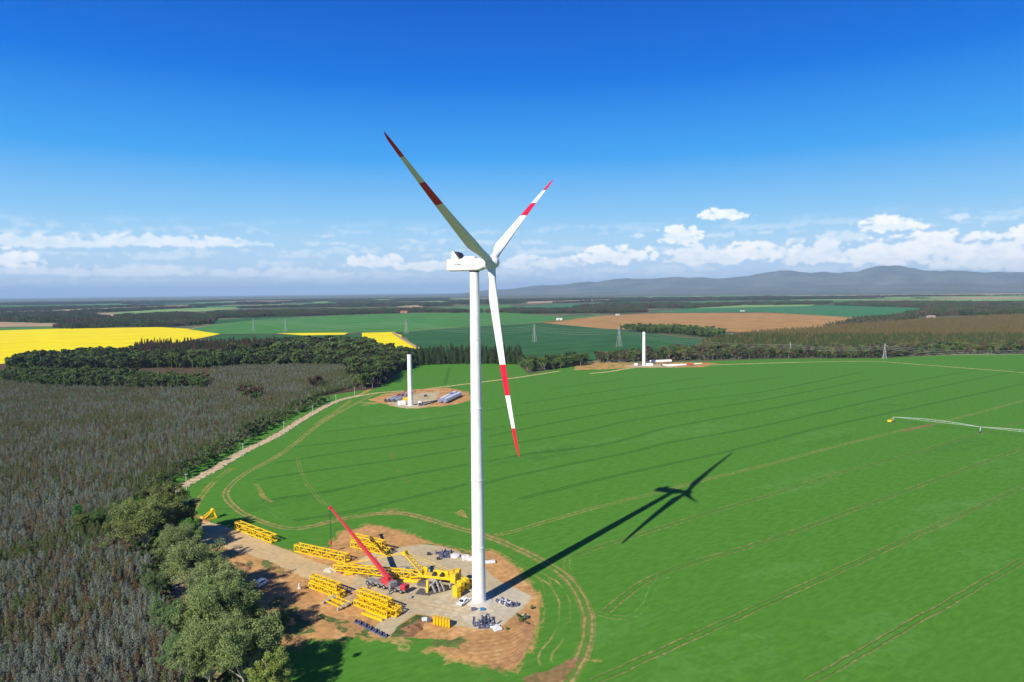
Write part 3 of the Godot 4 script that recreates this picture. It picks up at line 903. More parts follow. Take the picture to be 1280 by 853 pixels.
	plant("field_tree", "field_wood", w3, wood, [DARK_GREEN, MID_GREEN, Color(0.095, 0.085, 0.048), Color(0.14, 0.145, 0.06)], ["dark round tree at the wheat's far edge", "mid green round tree at the wheat's far edge", "brownish bushy tree at the wheat's far edge", "yellowish bushy tree at the wheat's far edge"], "tree", "trees along the far edge of the wheat", 300, 14.0, "trees and scrub along the far edge of the wheat", nearest([[658, 461, ", by the windbreak"], [700, 459, ", before the far site"], [733, 454, ", at the clump's end"], [775, 452, ", just before the far tower"], [830, 450, ", behind the lying blade"], [900, 448, ", past the lying blade"], [988, 446, ", by the first short pylon"], [1050, 444, ", between the two short pylons"], [1106, 444, ", by the second short pylon"], [1200, 441, ", past the short pylons"], [1280, 439, ", far past the short pylons"], [790, 414, ", before ploughed land"], [850, 416, ", in the row's middle"], [895, 421, ", at the row's lower end"]]))
	# olive-brown plantation on the slope beyond
	var w5 := spots_of(scatter(px_poly([[870, 441], [960, 441], [1100, 440], [1280, 436], [1500, 430], [1500, 390], [1280, 397], [1180, 402], [1080, 409], [1000, 416], [930, 422], [885, 430]]), 6.6), 4, [0, 0, 1, 1], 2.1, 2.9)
	for q in w5:
		if pixel_of(Vector3(q.p.x, 0, q.p.y)).y > 424 and rng.randf() < 0.8:
			q.t = 2
	print("slope ", w5.size())
	plant("slope_eucalyptus", "slope_plantation", w5, sap, [Color(0.190, 0.150, 0.064), Color(0.165, 0.140, 0.060), Color(0.075, 0.110, 0.036)], ["olive-brown eucalyptus in the plantation behind the pylons", "olive eucalyptus in the plantation behind the pylons", "dark green tree in the plantation behind the pylons"], "tree", "eucalyptus trees behind the pylons", 200, 5.0, "olive-brown eucalyptus plantation behind the pylons and wheat", nearest([[880, 440, ", at its lower end"], [940, 440, ", near the ploughed land"], [988, 440, ", behind the first one"], [1050, 439, ", between two of them"], [1106, 438, ", behind the second one"], [1180, 437, ", past the second one"], [1270, 435, ", far past them"]]))
	# far woods
	var groves := [make_grove(81), make_grove(82), make_grove(83)]
	var far := [
		[[[0, 403], [70, 404], [135, 401], [135, 393], [60, 391], [0, 393]], 34.0], [[[72, 411], [135, 411], [132, 406], [80, 406]], 30.0],
		[[[140, 408], [200, 409], [262, 405], [265, 397], [230, 393], [150, 396], [138, 402]], 30.0],
		[[[262, 398], [340, 397], [430, 393.5], [520, 391], [600, 391], [600, 387], [480, 388], [380, 389], [300, 391], [262, 392]], 40.0],
		[[[600, 392], [700, 392], [805, 391], [805, 387], [700, 387.5], [620, 388]], 40.0],
		[[[1040, 384], [1160, 396], [1280, 393], [1500, 390], [1500, 378], [1280, 380], [1150, 379], [1060, 379]], 42.0],
		[[[1035, 413], [1060, 411], [1110, 404], [1150, 398], [1100, 399], [1060, 405]], 30.0],
		[[[700, 384], [860, 386], [1040, 380], [1040, 377], [860, 378], [720, 380]], 60.0],
		[[[-200, 394], [0, 391], [140, 390], [260, 386], [260, 382], [0, 385], [-200, 388]], 60.0],
		[[[260, 386], [420, 384], [560, 383], [560, 379.5], [400, 380], [260, 381]], 70.0],
		[[[560, 381], [700, 379], [900, 376], [1080, 374.5], [1280, 373], [1450, 372], [1450, 368], [1280, 369.5], [1000, 371], [700, 374], [560, 376]], 150.0],
		[[[-200, 387], [0, 383], [260, 379.5], [560, 376.5], [560, 373], [260, 376], [0, 379], [-200, 382]], 150.0],
	]
	var by_kit := [[], [], []]
	var cols := [[], [], []]
	for q in far:
		var area: Array = scatter(px_poly(q[0]), q[1])
		for p in area:
			if open_land.any(func(f): return Geometry2D.is_point_in_polygon(p, f)):
				continue
			var k := rng.randi() % 3
			var s := rng.randf_range(0.8, 1.2) * maxf(1.0, q[1] / 46.0)
			by_kit[k].append(Transform3D(Basis(Vector3.UP, rng.randf() * TAU).scaled_local(Vector3(s, rng.randf_range(0.8, 1.25), s)), Vector3(p.x, -0.4, p.y)))
			var b := rng.randf_range(0.75, 1.25)
			var c: Color = [DARK_GREEN, Color(0.055, 0.085, 0.034), Color(0.075, 0.082, 0.040), Color(0.095, 0.075, 0.052)][rng.randi() % 4]
			cols[k].append(Color(c.r * b, c.g * b, c.b * b))
	var g := Node3D.new()
	g.name = "far_woods"
	g.set_meta("kind", "stuff")
	tag(g, "dark woods stretching over the plain towards the horizon", "woods")
	add_child(g)
	for k in 3:
		print("groves ", by_kit[k].size())
		copies(g, "grove", groves[k], by_kit[k], cols[k])

var open_land := []      # distant fields, kept clear of trees

# ------------------------------------------------------------------ the wide plain
func build_plain():
	var lo := lin(0.050, 0.058, 0.030)
	var hi := lin(0.17, 0.17, 0.09)
	var plain := soil("plain", lo, hi, 4, lin(0.088, 0.098, 0.050), 0.01, 1024)
	var steps := [-60000.0, -30000.0, -15000.0, -8000.0, -4000.0, -2000.0, -1000.0, -500.0, 0.0, 500.0, 1000.0, 2000.0, 4000.0, 8000.0, 15000.0, 30000.0, 60000.0]
	var mb := MB.new()
	for i in steps.size() - 1:
		for j in steps.size() - 1:
			var p := [Vector3(steps[i], -0.6, steps[j + 1]), Vector3(steps[i + 1], -0.6, steps[j + 1]), Vector3(steps[i + 1], -0.6, steps[j]), Vector3(steps[i], -0.6, steps[j])]
			mb.smooth_quad(p, [Vector3.UP, Vector3.UP, Vector3.UP, Vector3.UP])
			for k in [0, 2, 1, 0, 3, 2]:
				mb.uv.append(Vector2(p[k].x, p[k].z) / 2600.0)
	var o := MeshInstance3D.new()
	o.name = "ground"
	o.mesh = mb.mesh(plain)
	o.set_meta("kind", "structure")
	add_child(o)
	sheet("plantation_ground", px_poly([[-189, -330, 0], [-189, -660, 0], [440, 490], [470, 486], [500, 464], [530, 452], [470, 438], [300, 438], [90, 446], [0, 455], [-200, 460], [-1100, -900, 0], [-700, -100, 0], [-60, -100, 0], [-60, -120, 0], [240, 880], [250, 853], [228, 800], [205, 740], [190, 690]]), -0.05, soil("litter", lin(0.050, 0.038, 0.024), lin(0.12, 0.085, 0.050), 8), 60.0)
	# neighbouring fields
	var canola := soil("canola", lin(0.68, 0.55, 0.002), lin(0.80, 0.68, 0.003), 9)
	var stubble := soil("stubble", lin(0.30, 0.165, 0.055), lin(0.40, 0.24, 0.09), 10)
	var tan := soil("tan", lin(0.30, 0.22, 0.12), lin(0.40, 0.30, 0.18), 13)
	var pale := soil("pale_crop", lin(0.16, 0.26, 0.075), lin(0.22, 0.33, 0.11), 14)
	var crop := soil("crop", lin(0.050, 0.165, 0.035), lin(0.080, 0.225, 0.050), 15)
	var deep := soil("deep_crop", lin(0.026, 0.090, 0.028), lin(0.040, 0.125, 0.036), 16)
	var teal := soil("teal_crop", lin(0.040, 0.150, 0.060), lin(0.060, 0.190, 0.075), 17)
	var parts := [
		["canola_field", canola, [[-120, 414], [0, 412], [100, 410.5], [200, 409], [262, 412.5], [278, 417], [200, 433], [90, 450], [0, 470], [-200, 480]], 0.0],
		["canola_field", canola, [[452, 416], [492, 415], [500, 419], [512, 429], [524, 436], [510, 441], [454, 440]], 0.0],
		["green_field", crop, [[236, 412], [262, 406], [330, 399], [430, 394], [520, 391.5], [640, 391], [700, 396], [760, 394], [690, 403], [560, 410], [505, 415], [380, 416], [280, 418]], 0.1],
		["dark_green_field", deep, [[500, 415], [560, 410], [672, 404], [760, 411], [880, 425], [860, 436], [780, 446], [700, 455], [640, 458], [540, 452], [524, 434], [512, 426]], 0.0],
		["ploughed_field", stubble, [[672, 403], [700, 399.5], [760, 394.5], [830, 391.5], [960, 391], [1095, 398], [1052, 408], [1000, 416], [940, 416], [850, 412], [760, 411.5]], 0.1],
		["teal_field", teal, [[810, 389.5], [860, 386], [930, 382.5], [1040, 382], [1155, 385], [1158, 391], [1085, 398], [960, 390.5], [830, 391]], 0.2],
		["pale_field", pale, [[860, 386], [930, 381.5], [1020, 381], [1010, 383], [930, 384.5]], 0.5],
		["pale_field", pale, [[138, 391], [200, 387], [300, 383], [298, 386], [240, 390], [150, 394]], 0.2],
		["tan_field", tan, [[-100, 408], [0, 402.5], [70, 404], [136, 401], [138, 405], [70, 408], [0, 409]], 0.1],
		["dark_green_field", deep, [[270, 419.5], [340, 418.5], [452, 417.5], [454, 442], [300, 442], [230, 440]], 0.0],
		["canola_field", canola, [[345, 417], [380, 416.2], [436, 416], [430, 418.6], [380, 419.2]], 0.15],
		["green_field", crop, [[-100, 413], [0, 410], [72, 408.5], [72, 411], [0, 413]], 0.2],
		["olive_field", deep, [[262, 401], [330, 396], [372, 395.5], [330, 399], [262, 406]], 0.2],
		["teal_field", teal, [[618, 385], [700, 381], [800, 377], [800, 379.5], [700, 385], [640, 386]], 0.5],
		["canola_field", mats["pale_crop"], [[505, 379], [540, 376.5], [570, 376.5], [565, 378.5], [510, 380.5]], 0.8],
		["canola_field", canola, [[1076, 377.5], [1100, 375.5], [1142, 374.5], [1130, 376.5], [1080, 378.5]], 0.8],
		["tan_field", tan, [[1130, 376.5], [1145, 373.8], [1280, 371.5], [1400, 370], [1400, 374], [1280, 376], [1140, 378]], 0.8],
		["teal_field", teal, [[1060, 374.5], [1120, 372.5], [1145, 373], [1120, 374.5]], 0.8],
		["green_field", crop, [[530, 388], [560, 384], [640, 381], [640, 388], [590, 390]], 0.3],
		["pale_field", pale, [[390, 377.5], [430, 376], [432, 377], [395, 379]], 0.8],
		["tan_field", tan, [[495, 383.5], [525, 381], [530, 384], [505, 385.5]], 0.6],
		["tan_field", tan, [[-40, 392], [120, 385.5], [240, 381.5], [236, 384], [120, 388.5], [-40, 396]], 0.6],
		["green_field", crop, [[290, 382], [420, 378.5], [425, 381], [300, 385]], 0.7],
		["green_field", crop, [[-20, 383.5], [160, 379.3], [158, 381.5], [-20, 386.5]], 0.9],
		["pale_field", pale, [[420, 386.5], [520, 384.5], [518, 387.5], [420, 389.5]], 0.4],
		["tan_field", tan, [[650, 377.5], [770, 374.3], [768, 376.5], [652, 380]], 0.9],
		["green_field", crop, [[850, 379], [980, 375.8], [990, 377.8], [862, 381.5]], 0.8],
		["pale_field", pale, [[1180, 384], [1260, 381], [1280, 383], [1200, 386.5]], 0.5],
		["tan_field", tan, [[95, 394], [138, 391], [150, 394], [136, 398]], 0.3],
	]
	open_land.clear()
	var mix := [crop, pale, tan, teal, deep, stubble, pale, tan]
	for i in 34:
		var yy := 371.5 + pow(rng.randf(), 1.6) * 12.0 - (rng.randf() * 0.0)
		var xx := rng.randf_range(-60, 1340)
		yy += (640.0 - xx) * 0.0108
		var c := ground(xx, yy, -0.3)
		if Vector2(c.x, c.z).length() > 10500.0:
			continue
		var wide := rng.randf_range(200, 620) * maxf(1.0, c.length() / 4500.0)
		var deep_ := rng.randf_range(110, 330) * pow(c.length() / 4000.0, 1.6)
		var a := rng.randf_range(-0.25, 0.25)
		var p := PackedVector2Array()
		for k in [[-1, -1], [1, -1], [1, 1], [-1, 1]]:
			p.append(Vector2(c.x, c.z) + Vector2(k[0] * wide * rng.randf_range(0.8, 1.1), k[1] * deep_ * rng.randf_range(0.7, 1.1)).rotated(a))
		open_land.append(p)
		sheet("distant_field", ragged(p, 80.0, 12.0, i), 1.2 + i * 0.05, mix[i % mix.size()], 300.0)
	for q in parts:
		open_land.append(px_poly(q[2]))
		sheet(q[0], ragged(px_poly(q[2]), 60.0 + q[3] * 200.0, 3.0 + q[3] * 10.0, 5), q[3] - 0.3, q[1], 300.0)
	# earth tracks between those fields
	for q in [[[[490, 415], [500, 422], [512, 429], [526, 437]], 8.0], [[[505, 415], [560, 410.5], [672, 403.5]], 6.0], [[[672, 403], [720, 399], [760, 394]], 10.0], [[[235, 412], [262, 407], [300, 404]], 8.0], [[[820, 391], [850, 389], [880, 388.5]], 9.0]]:
		var l := smooth_line(q[0])
		var strip := PackedVector2Array()
		for s in [1, -1]:
			for i in l.size():
				var k: int = i if s > 0 else l.size() - 1 - i
				var d := (l[mini(k + 1, l.size() - 1)] - l[maxi(k - 1, 0)]).normalized().orthogonal()
				strip.append(l[k] + d * q[1] * 0.5 * s)
		sheet("farm_track", strip, 0.05, tan, 60.0)
	# hills beyond the plain
	var hill := mat("hill", lin(0.115, 0.12, 0.075), 0.95)
	hill.albedo_texture = noise_tex(0.01, Color(0.7, 0.75, 0.7), Color.WHITE, 6, 512, 6)
	for range_ in [[18000.0, 0, [[560, 377], [680, 369], [760, 364], [840, 361], [920, 360], [1000, 357], [1080, 356], [1160, 354], [1240, 355], [1320, 352], [1500, 352], [1900, 356]]], [23000.0, 1, [[470, 376], [560, 368], [630, 361], [690, 356], [740, 353], [790, 348], [860, 346], [930, 346], [975, 341], [1040, 340], [1110, 333], [1160, 337], [1215, 336], [1270, 339], [1330, 332], [1450, 328], [1600, 332], [1900, 336]]]]:
		var f := FastNoiseLite.new()
		f.seed = 50 + range_[1]
		f.frequency = 0.0004
		f.fractal_octaves = 5
		var hb := MB.new()
		var line: Array = range_[2]
		var rows := []
		for i in line.size() - 1:
			for j in 14:
				var u := j / 14.0
				var px := lerpf(line[i][0], line[i + 1][0], u)
				var py := lerpf(line[i][1], line[i + 1][1], smoothstep(0, 1, u))
				var d := eye_basis * Vector3((px - 640.0) / FOCAL, -(py - 426.5) / FOCAL, -1.0)
				var flat := Vector2(d.x, d.z).length()
				var dir := Vector3(d.x, 0, d.z) / flat
				var top: float = 100.0 + d.y / flat * range_[0]
				var row := []
				for k in 9:
					var t := k / 4.0 - 1.0        # -1 near foot, 0 crest, 1 far foot
					var p: Vector3 = dir * (range_[0] + t * 3200.0)
					var y := maxf(-2.0, top * (1.0 - pow(absf(t), 1.3)) + f.get_noise_2d(p.x, p.z) * top * 0.28 * (1.0 - absf(t)))
					row.append(Vector3(p.x, y if absf(t) < 0.99 else -5.0, p.z))
				rows.append(row)
		for i in rows.size() - 1:
			for k in 8:
				hb.quad(rows[i][k], rows[i + 1][k], rows[i + 1][k + 1], rows[i][k + 1])
		for i in hb.v.size():
			hb.uv.append(Vector2(hb.v[i].x, hb.v[i].z) / 6000.0)
		var h := MeshInstance3D.new()
		h.name = numbered("hills")
		h.mesh = hb.mesh(hill)
		h.set_meta("kind", "structure")
		add_child(h)

# ------------------------------------------------------------------ wind turbine
const YAW := 0.4497
const HUB_Y := 108.45
const TILT := 0.0873
const RADIUS := 61.2

func blade_section(r: float, d: Vector3, ax: Vector3, side: Vector3) -> Array:
	var u := r / RADIUS
	var chord: float
	if r < 12.0:
		chord = lerpf(2.3, 3.7, smoothstep(2.5, 12.0, r))
	else:
		chord = lerpf(3.7, 0.85, pow((r - 12.0) / (RADIUS - 12.0), 0.85))
	chord *= sqrt(clampf((RADIUS + 0.05 - r) / 3.0, 0.02, 1.0))
	var thick := lerpf(0.42, 0.17, smoothstep(8.0, 34.0, r))
	var round_ := 1.0 - smoothstep(2.5, 10.0, r)
	var twist := deg_to_rad(lerpf(12.0, -1.0, clampf((r - 6.0) / 45.0, 0.0, 1.0)) + 6.0)
	var front := ax * cos(twist) + side * sin(twist)
	var flat := front.cross(d).normalized()
	var mid := d * r + ax * 2.68 * u * u
	var out := []
	for i in 18:
		var f := TAU * i / 18
		var foil := Vector2(0.3 * chord - chord * (1.0 - cos(f)) * 0.5, thick * chord * 0.5 * sin(f) * (0.62 + 0.38 * cos(f)) * 1.25)
		var ring := Vector2(cos(f), sin(f)) * 1.2
		var p := foil.lerp(ring, round_)
		out.append(mid + front * p.x + flat * p.y)
	return out

func blade_piece(r0: float, r1: float, d: Vector3, ax: Vector3, side: Vector3, steps: int) -> MB:
	var rings := []
	for i in steps + 1:
		rings.append(blade_section(lerpf(r0, r1, float(i) / steps), d, ax, side))
	return loft(rings)

func loft(rings: Array, caps := true) -> MB:
	var mb := MB.new()
	var m: int = rings[0].size()
	var mids := []
	for r in rings:
		var c := Vector3.ZERO
		for p in r:
			c += p
		mids.append(c / m)
	var norms := []
	for i in rings.size():
		var row := []
		for j in m:
			var along: Vector3 = rings[mini(i + 1, rings.size() - 1)][j] - rings[maxi(i - 1, 0)][j]
			var across: Vector3 = rings[i][(j + 1) % m] - rings[i][(j + m - 1) % m]
			var nn := across.cross(along).normalized()
			if nn.dot(rings[i][j] - mids[i]) < 0.0:
				nn = -nn
			row.append(nn)
		norms.append(row)
	var probe: Vector3 = (rings[0][1] - rings[0][0]).cross(rings[1][0] - rings[0][0])
	var flip: bool = probe.dot(rings[0][0] - mids[0]) < 0.0
	for i in rings.size() - 1:
		for j in m:
			var k := (j + 1) % m
			var a := [rings[i][j], rings[i][k], rings[i + 1][k], rings[i + 1][j]]
			var b := [norms[i][j], norms[i][k], norms[i + 1][k], norms[i + 1][j]]
			if flip:
				a.reverse()
				b.reverse()
			mb.smooth_quad(a, b)
	if caps:
		for e in [0, rings.size() - 1]:
			for j in m:
				var k := (j + 1) % m
				if (e == 0) != flip:
					mb.tri(mids[e], rings[e][k], rings[e][j])
				else:
					mb.tri(mids[e], rings[e][j], rings[e][k])
	return mb

func build_turbine():
	var white := wear(mat("turbine_white", lin(0.80, 0.80, 0.78), 0.45), 0.015, 0.06, 0.05)
	var red := mat("turbine_red", lin(0.56, 0.008, 0.035), 0.45)
	var dark := mat("turbine_dark", lin(0.03, 0.032, 0.036), 0.6)
	var t := thing("wind_turbine", "tall finished white wind turbine with red-banded blades on gravel pad", "wind turbine", ground(599, 752))
	var f := MB.new()
	f.lathe(Transform3D(), [[4.4, 0.0], [4.3, 0.12], [2.9, 0.3], [2.6, 0.42], [0.0, 0.42]], 40)
	part(t, "foundation", f, mat("concrete", lin(0.48, 0.45, 0.38), 0.9))
	# tower in five bolted sections
	var seams := [0.42, 18.0, 40.0, 63.0, 85.0, HUB_Y - 1.95]
	for i in 5:
		var s := MB.new()
		var rr := func(y: float) -> float: return lerpf(2.2, 1.42, pow(y / HUB_Y, 1.15))
		s.lathe(Transform3D(), [[rr.call(seams[i]) + 0.02, seams[i]], [rr.call(seams[i]) + 0.1, seams[i] + 0.03], [rr.call(seams[i]) + 0.1, seams[i] + 0.3], [rr.call(seams[i]), seams[i] + 0.34], [rr.call(seams[i + 1]), seams[i + 1] - 0.01]], 48)
		part(t, "tower_section", s, white)
	var door := MB.new()
	door.box(Transform3D(Basis(), Vector3(0, 1.9, -2.2)), Vector3(0.9, 2.1, 0.12))
	part(t, "door", door, mat("door_grey", lin(0.42, 0.43, 0.44), 0.5))
	# nacelle
	var rings := []
	for q in [[-9.0, 0.80], [-8.8, 0.93], [-8.2, 1.0], [1.6, 1.0], [2.6, 0.9], [3.3, 0.66], [3.9, 0.5]]:
		var ring := []
		for i in 24:
			var a := TAU * i / 24
			var c := cos(a)
			var s2 := sin(a)
			ring.append(Vector3(q[0], 0.05 + signf(s2) * pow(absf(s2), 0.32) * 1.95 * q[1], signf(c) * pow(absf(c), 0.32) * 2.0 * q[1]))
		rings.append(ring)
	var n := part(t, "nacelle", loft(rings), white)
	n.position = Vector3(0, HUB_Y, 0)
	n.rotation.y = -YAW
	var cool := MB.new()
	for z in [-1.95, 1.85]:
		var pr := [Vector3(-7.0, 1.9, z), Vector3(-4.5, 1.9, z), Vector3(-6.2, 4.15, z), Vector3(-6.9, 4.25, z)]
		cool.quad(pr[3], pr[2], pr[1], pr[0])
		cool.quad(pr[0] + Vector3(0, 0, 0.12), pr[1] + Vector3(0, 0, 0.12), pr[2] + Vector3(0, 0, 0.12), pr[3] + Vector3(0, 0, 0.12))
		for i in 4:
			var a: Vector3 = pr[i]
			var b: Vector3 = pr[(i + 1) % 4]
			cool.quad(a, b, b + Vector3(0, 0, 0.12), a + Vector3(0, 0, 0.12))
	cool.quad(Vector3(-7.0, 1.9, -1.9), Vector3(-7.0, 1.9, 1.9), Vector3(-6.9, 4.25, 1.9), Vector3(-6.9, 4.25, -1.9))
	cool.bar(Vector3(-6.6, 4.22, -1.95), Vector3(-6.6, 4.22, 1.97), 0.75, 0.12)
	part(n, "cooler_housing", cool, white)
	var rad := MB.new()
	var ra := [Vector2(-6.25, 4.1), Vector2(-5.3, 3.95), Vector2(-3.9, 1.92), Vector2(-4.6, 1.92)]
	for i in 4:
		var p: Vector2 = ra[i]
		var q: Vector2 = ra[(i + 1) % 4]
		rad.quad(Vector3(q.x, q.y, -1.8), Vector3(p.x, p.y, -1.8), Vector3(p.x, p.y, 1.8), Vector3(q.x, q.y, 1.8))
	for z in [-1.8, 1.8]:
		rad.quad(Vector3(ra[3].x, ra[3].y, z), Vector3(ra[2].x, ra[2].y, z), Vector3(ra[1].x, ra[1].y, z), Vector3(ra[0].x, ra[0].y, z))
	part(n, "radiator", rad, dark)
	var slot := MB.new()
	slot.box(Transform3D(Basis(), Vector3(-4.9, 0.1, 2.02)), Vector3(2.8, 0.2, 0.1))
	part(n, "vent_slot", slot, dark)
	var hatch := MB.new()
	hatch.box(Transform3D(Basis(), Vector3(-1.0, -0.5, 2.02)), Vector3(1.2, 0.35, 0.08))
	part(n, "plate", hatch, mat("door_grey", lin(0.4, 0.4, 0.4)))
	var roof := MB.new()
	roof.box(Transform3D(Basis(), Vector3(-1.4, 2.25, 0)), Vector3(4.2, 0.6, 2.6), 0.2)
	part(n, "roof_hatch", roof, white)
	var under := MB.new()
	under.lathe(Transform3D(Basis(), Vector3(0, -2.3, 0)), [[1.5, 0.0], [1.65, 0.2], [1.65, 0.45]], 32)
	part(n, "yaw_ring", under, dark)
	# rotor
	var ax := Vector3(cos(YAW) * cos(TILT), sin(TILT), sin(YAW) * cos(TILT))
	var side := Vector3.UP.cross(ax).normalized()
	var up := ax.cross(side)
	var hub := Vector3(0, HUB_Y, 0) + ax * 5.89
	var frame := Transform3D(Basis(ax.cross(up), ax, up).orthonormalized(), hub)
	var h := MB.new()
	h.lathe(frame, [[1.3, -2.4], [1.75, -2.1], [2.0, -1.2], [2.05, 0.6], [1.9, 1.4], [1.5, 2.1], [0.9, 2.55], [0.0, 2.75]], 36)
	part(t, "hub", h, white)
	for k in 3:
		var ph := 1.01298 + k * TAU / 3.0
		var d := up * cos(ph) + side * sin(ph)
		var s := d.cross(ax)
		var b := MB.new()
		var collar := MB.new()
		collar.tube(d * 1.2, d * 2.3, 1.32, 1.32, 28)
		var a := blade_piece(1.4, RADIUS * 0.52, d, ax, s, 26)
		var c := blade_piece(RADIUS * 0.68, RADIUS * 0.85, d, ax, s, 8)
		b.v = a.v + c.v + collar.v
		b.n = a.n + c.n + collar.n
		b.c = a.c + c.c + collar.c
		var bl := part(t, "blade", b, white)
		bl.position = hub
		part(bl, "red_band", blade_piece(RADIUS * 0.52, RADIUS * 0.68, d, ax, s, 8), red)
		part(bl, "red_tip", blade_piece(RADIUS * 0.85, RADIUS, d, ax, s, 12), red)

# ------------------------------------------------------------------ building-site things
func along(a: Vector3, b: Vector3) -> float:      # turn that lays +X from a towards b
	return atan2(-(b.z - a.z), b.x - a.x)

func lattice(parent: Node, length: float, w: float, h: float, y: float, m: Material, x0 := 0.0, taper := 1.0, thick := 0.34):
	var bays := maxi(2, int(round(length / (h * 1.05))))
	var corner := func(u: float, i: int) -> Vector3:
		var k := lerpf(1.0, taper, u)
		return Vector3(x0 + u * length, y + h * 0.5 + (h * 0.5 - thick * 0.5) * k * (1 if i & 1 else -1), (w * 0.5 - thick * 0.5) * k * (1 if i & 2 else -1))
	for i in 4:
		var c := MB.new()
		c.bar(corner.call(0.0, i), corner.call(1.0, i), thick)
		part(parent, "chord", c, m)
	for f in [[0, 1, "side_lacing"], [2, 3, "side_lacing"], [1, 3, "top_lacing"], [0, 2, "bottom_lacing"]]:
		var l := MB.new()
		for b in bays:
			var u := float(b) / bays
			var v := float(b + 1) / bays
			l.bar(corner.call(u, f[0] if b % 2 else f[1]), corner.call(v, f[1] if b % 2 else f[0]), thick * 0.6)
			l.bar(corner.call(v, f[0]), corner.call(v, f[1]), thick * 0.5)
		part(parent, f[2], l, m)
	for u in [0.0, 1.0]:
		var e := MB.new()
		for q in [[0, 1], [1, 3], [3, 2], [2, 0]]:
			e.bar(corner.call(u, q[0]), corner.call(u, q[1]), thick * 0.8)
		part(parent, "end_frame", e, m)

func boom_section(a: Array, b: Array, w: float, h: float, y: float, label: String, m: Material):
	var p := ground(a[0], a[1])
	var q := ground(b[0], b[1])
	var t := thing("boom_section", label, "crane boom", Vector3(p.x, y, p.z), along(p, q), "yellow lattice boom sections lying on the site")
	lattice(t, p.distance_to(q), w, h, 0.18, m)
	for u in [0.15, 0.85]:
		var s := MB.new()
		s.box(Transform3D(Basis(), Vector3(p.distance_to(q) * u, 0.09, 0)), Vector3(0.4, 0.18, w))
		part(t, "timber_bearer", s, mat("timber", lin(0.24, 0.15, 0.07), 0.9))

func wheel(parent: Node, at: Vector3, r: float, w: float):
	var y := MB.new()
	y.tube(at - Vector3(0, 0, w * 0.5), at + Vector3(0, 0, w * 0.5), r, r, 16)
	var o := part(parent, "wheel", y, mat("rubber", lin(0.02, 0.02, 0.021), 0.85))
	var c := MB.new()
	c.tube(at - Vector3(0, 0, w * 0.5 + 0.02), at + Vector3(0, 0, w * 0.5 + 0.02), r * 0.5, r * 0.5, 12)
	part(o, "rim", c, mat("rim", lin(0.35, 0.35, 0.36), 0.5, 0.4))

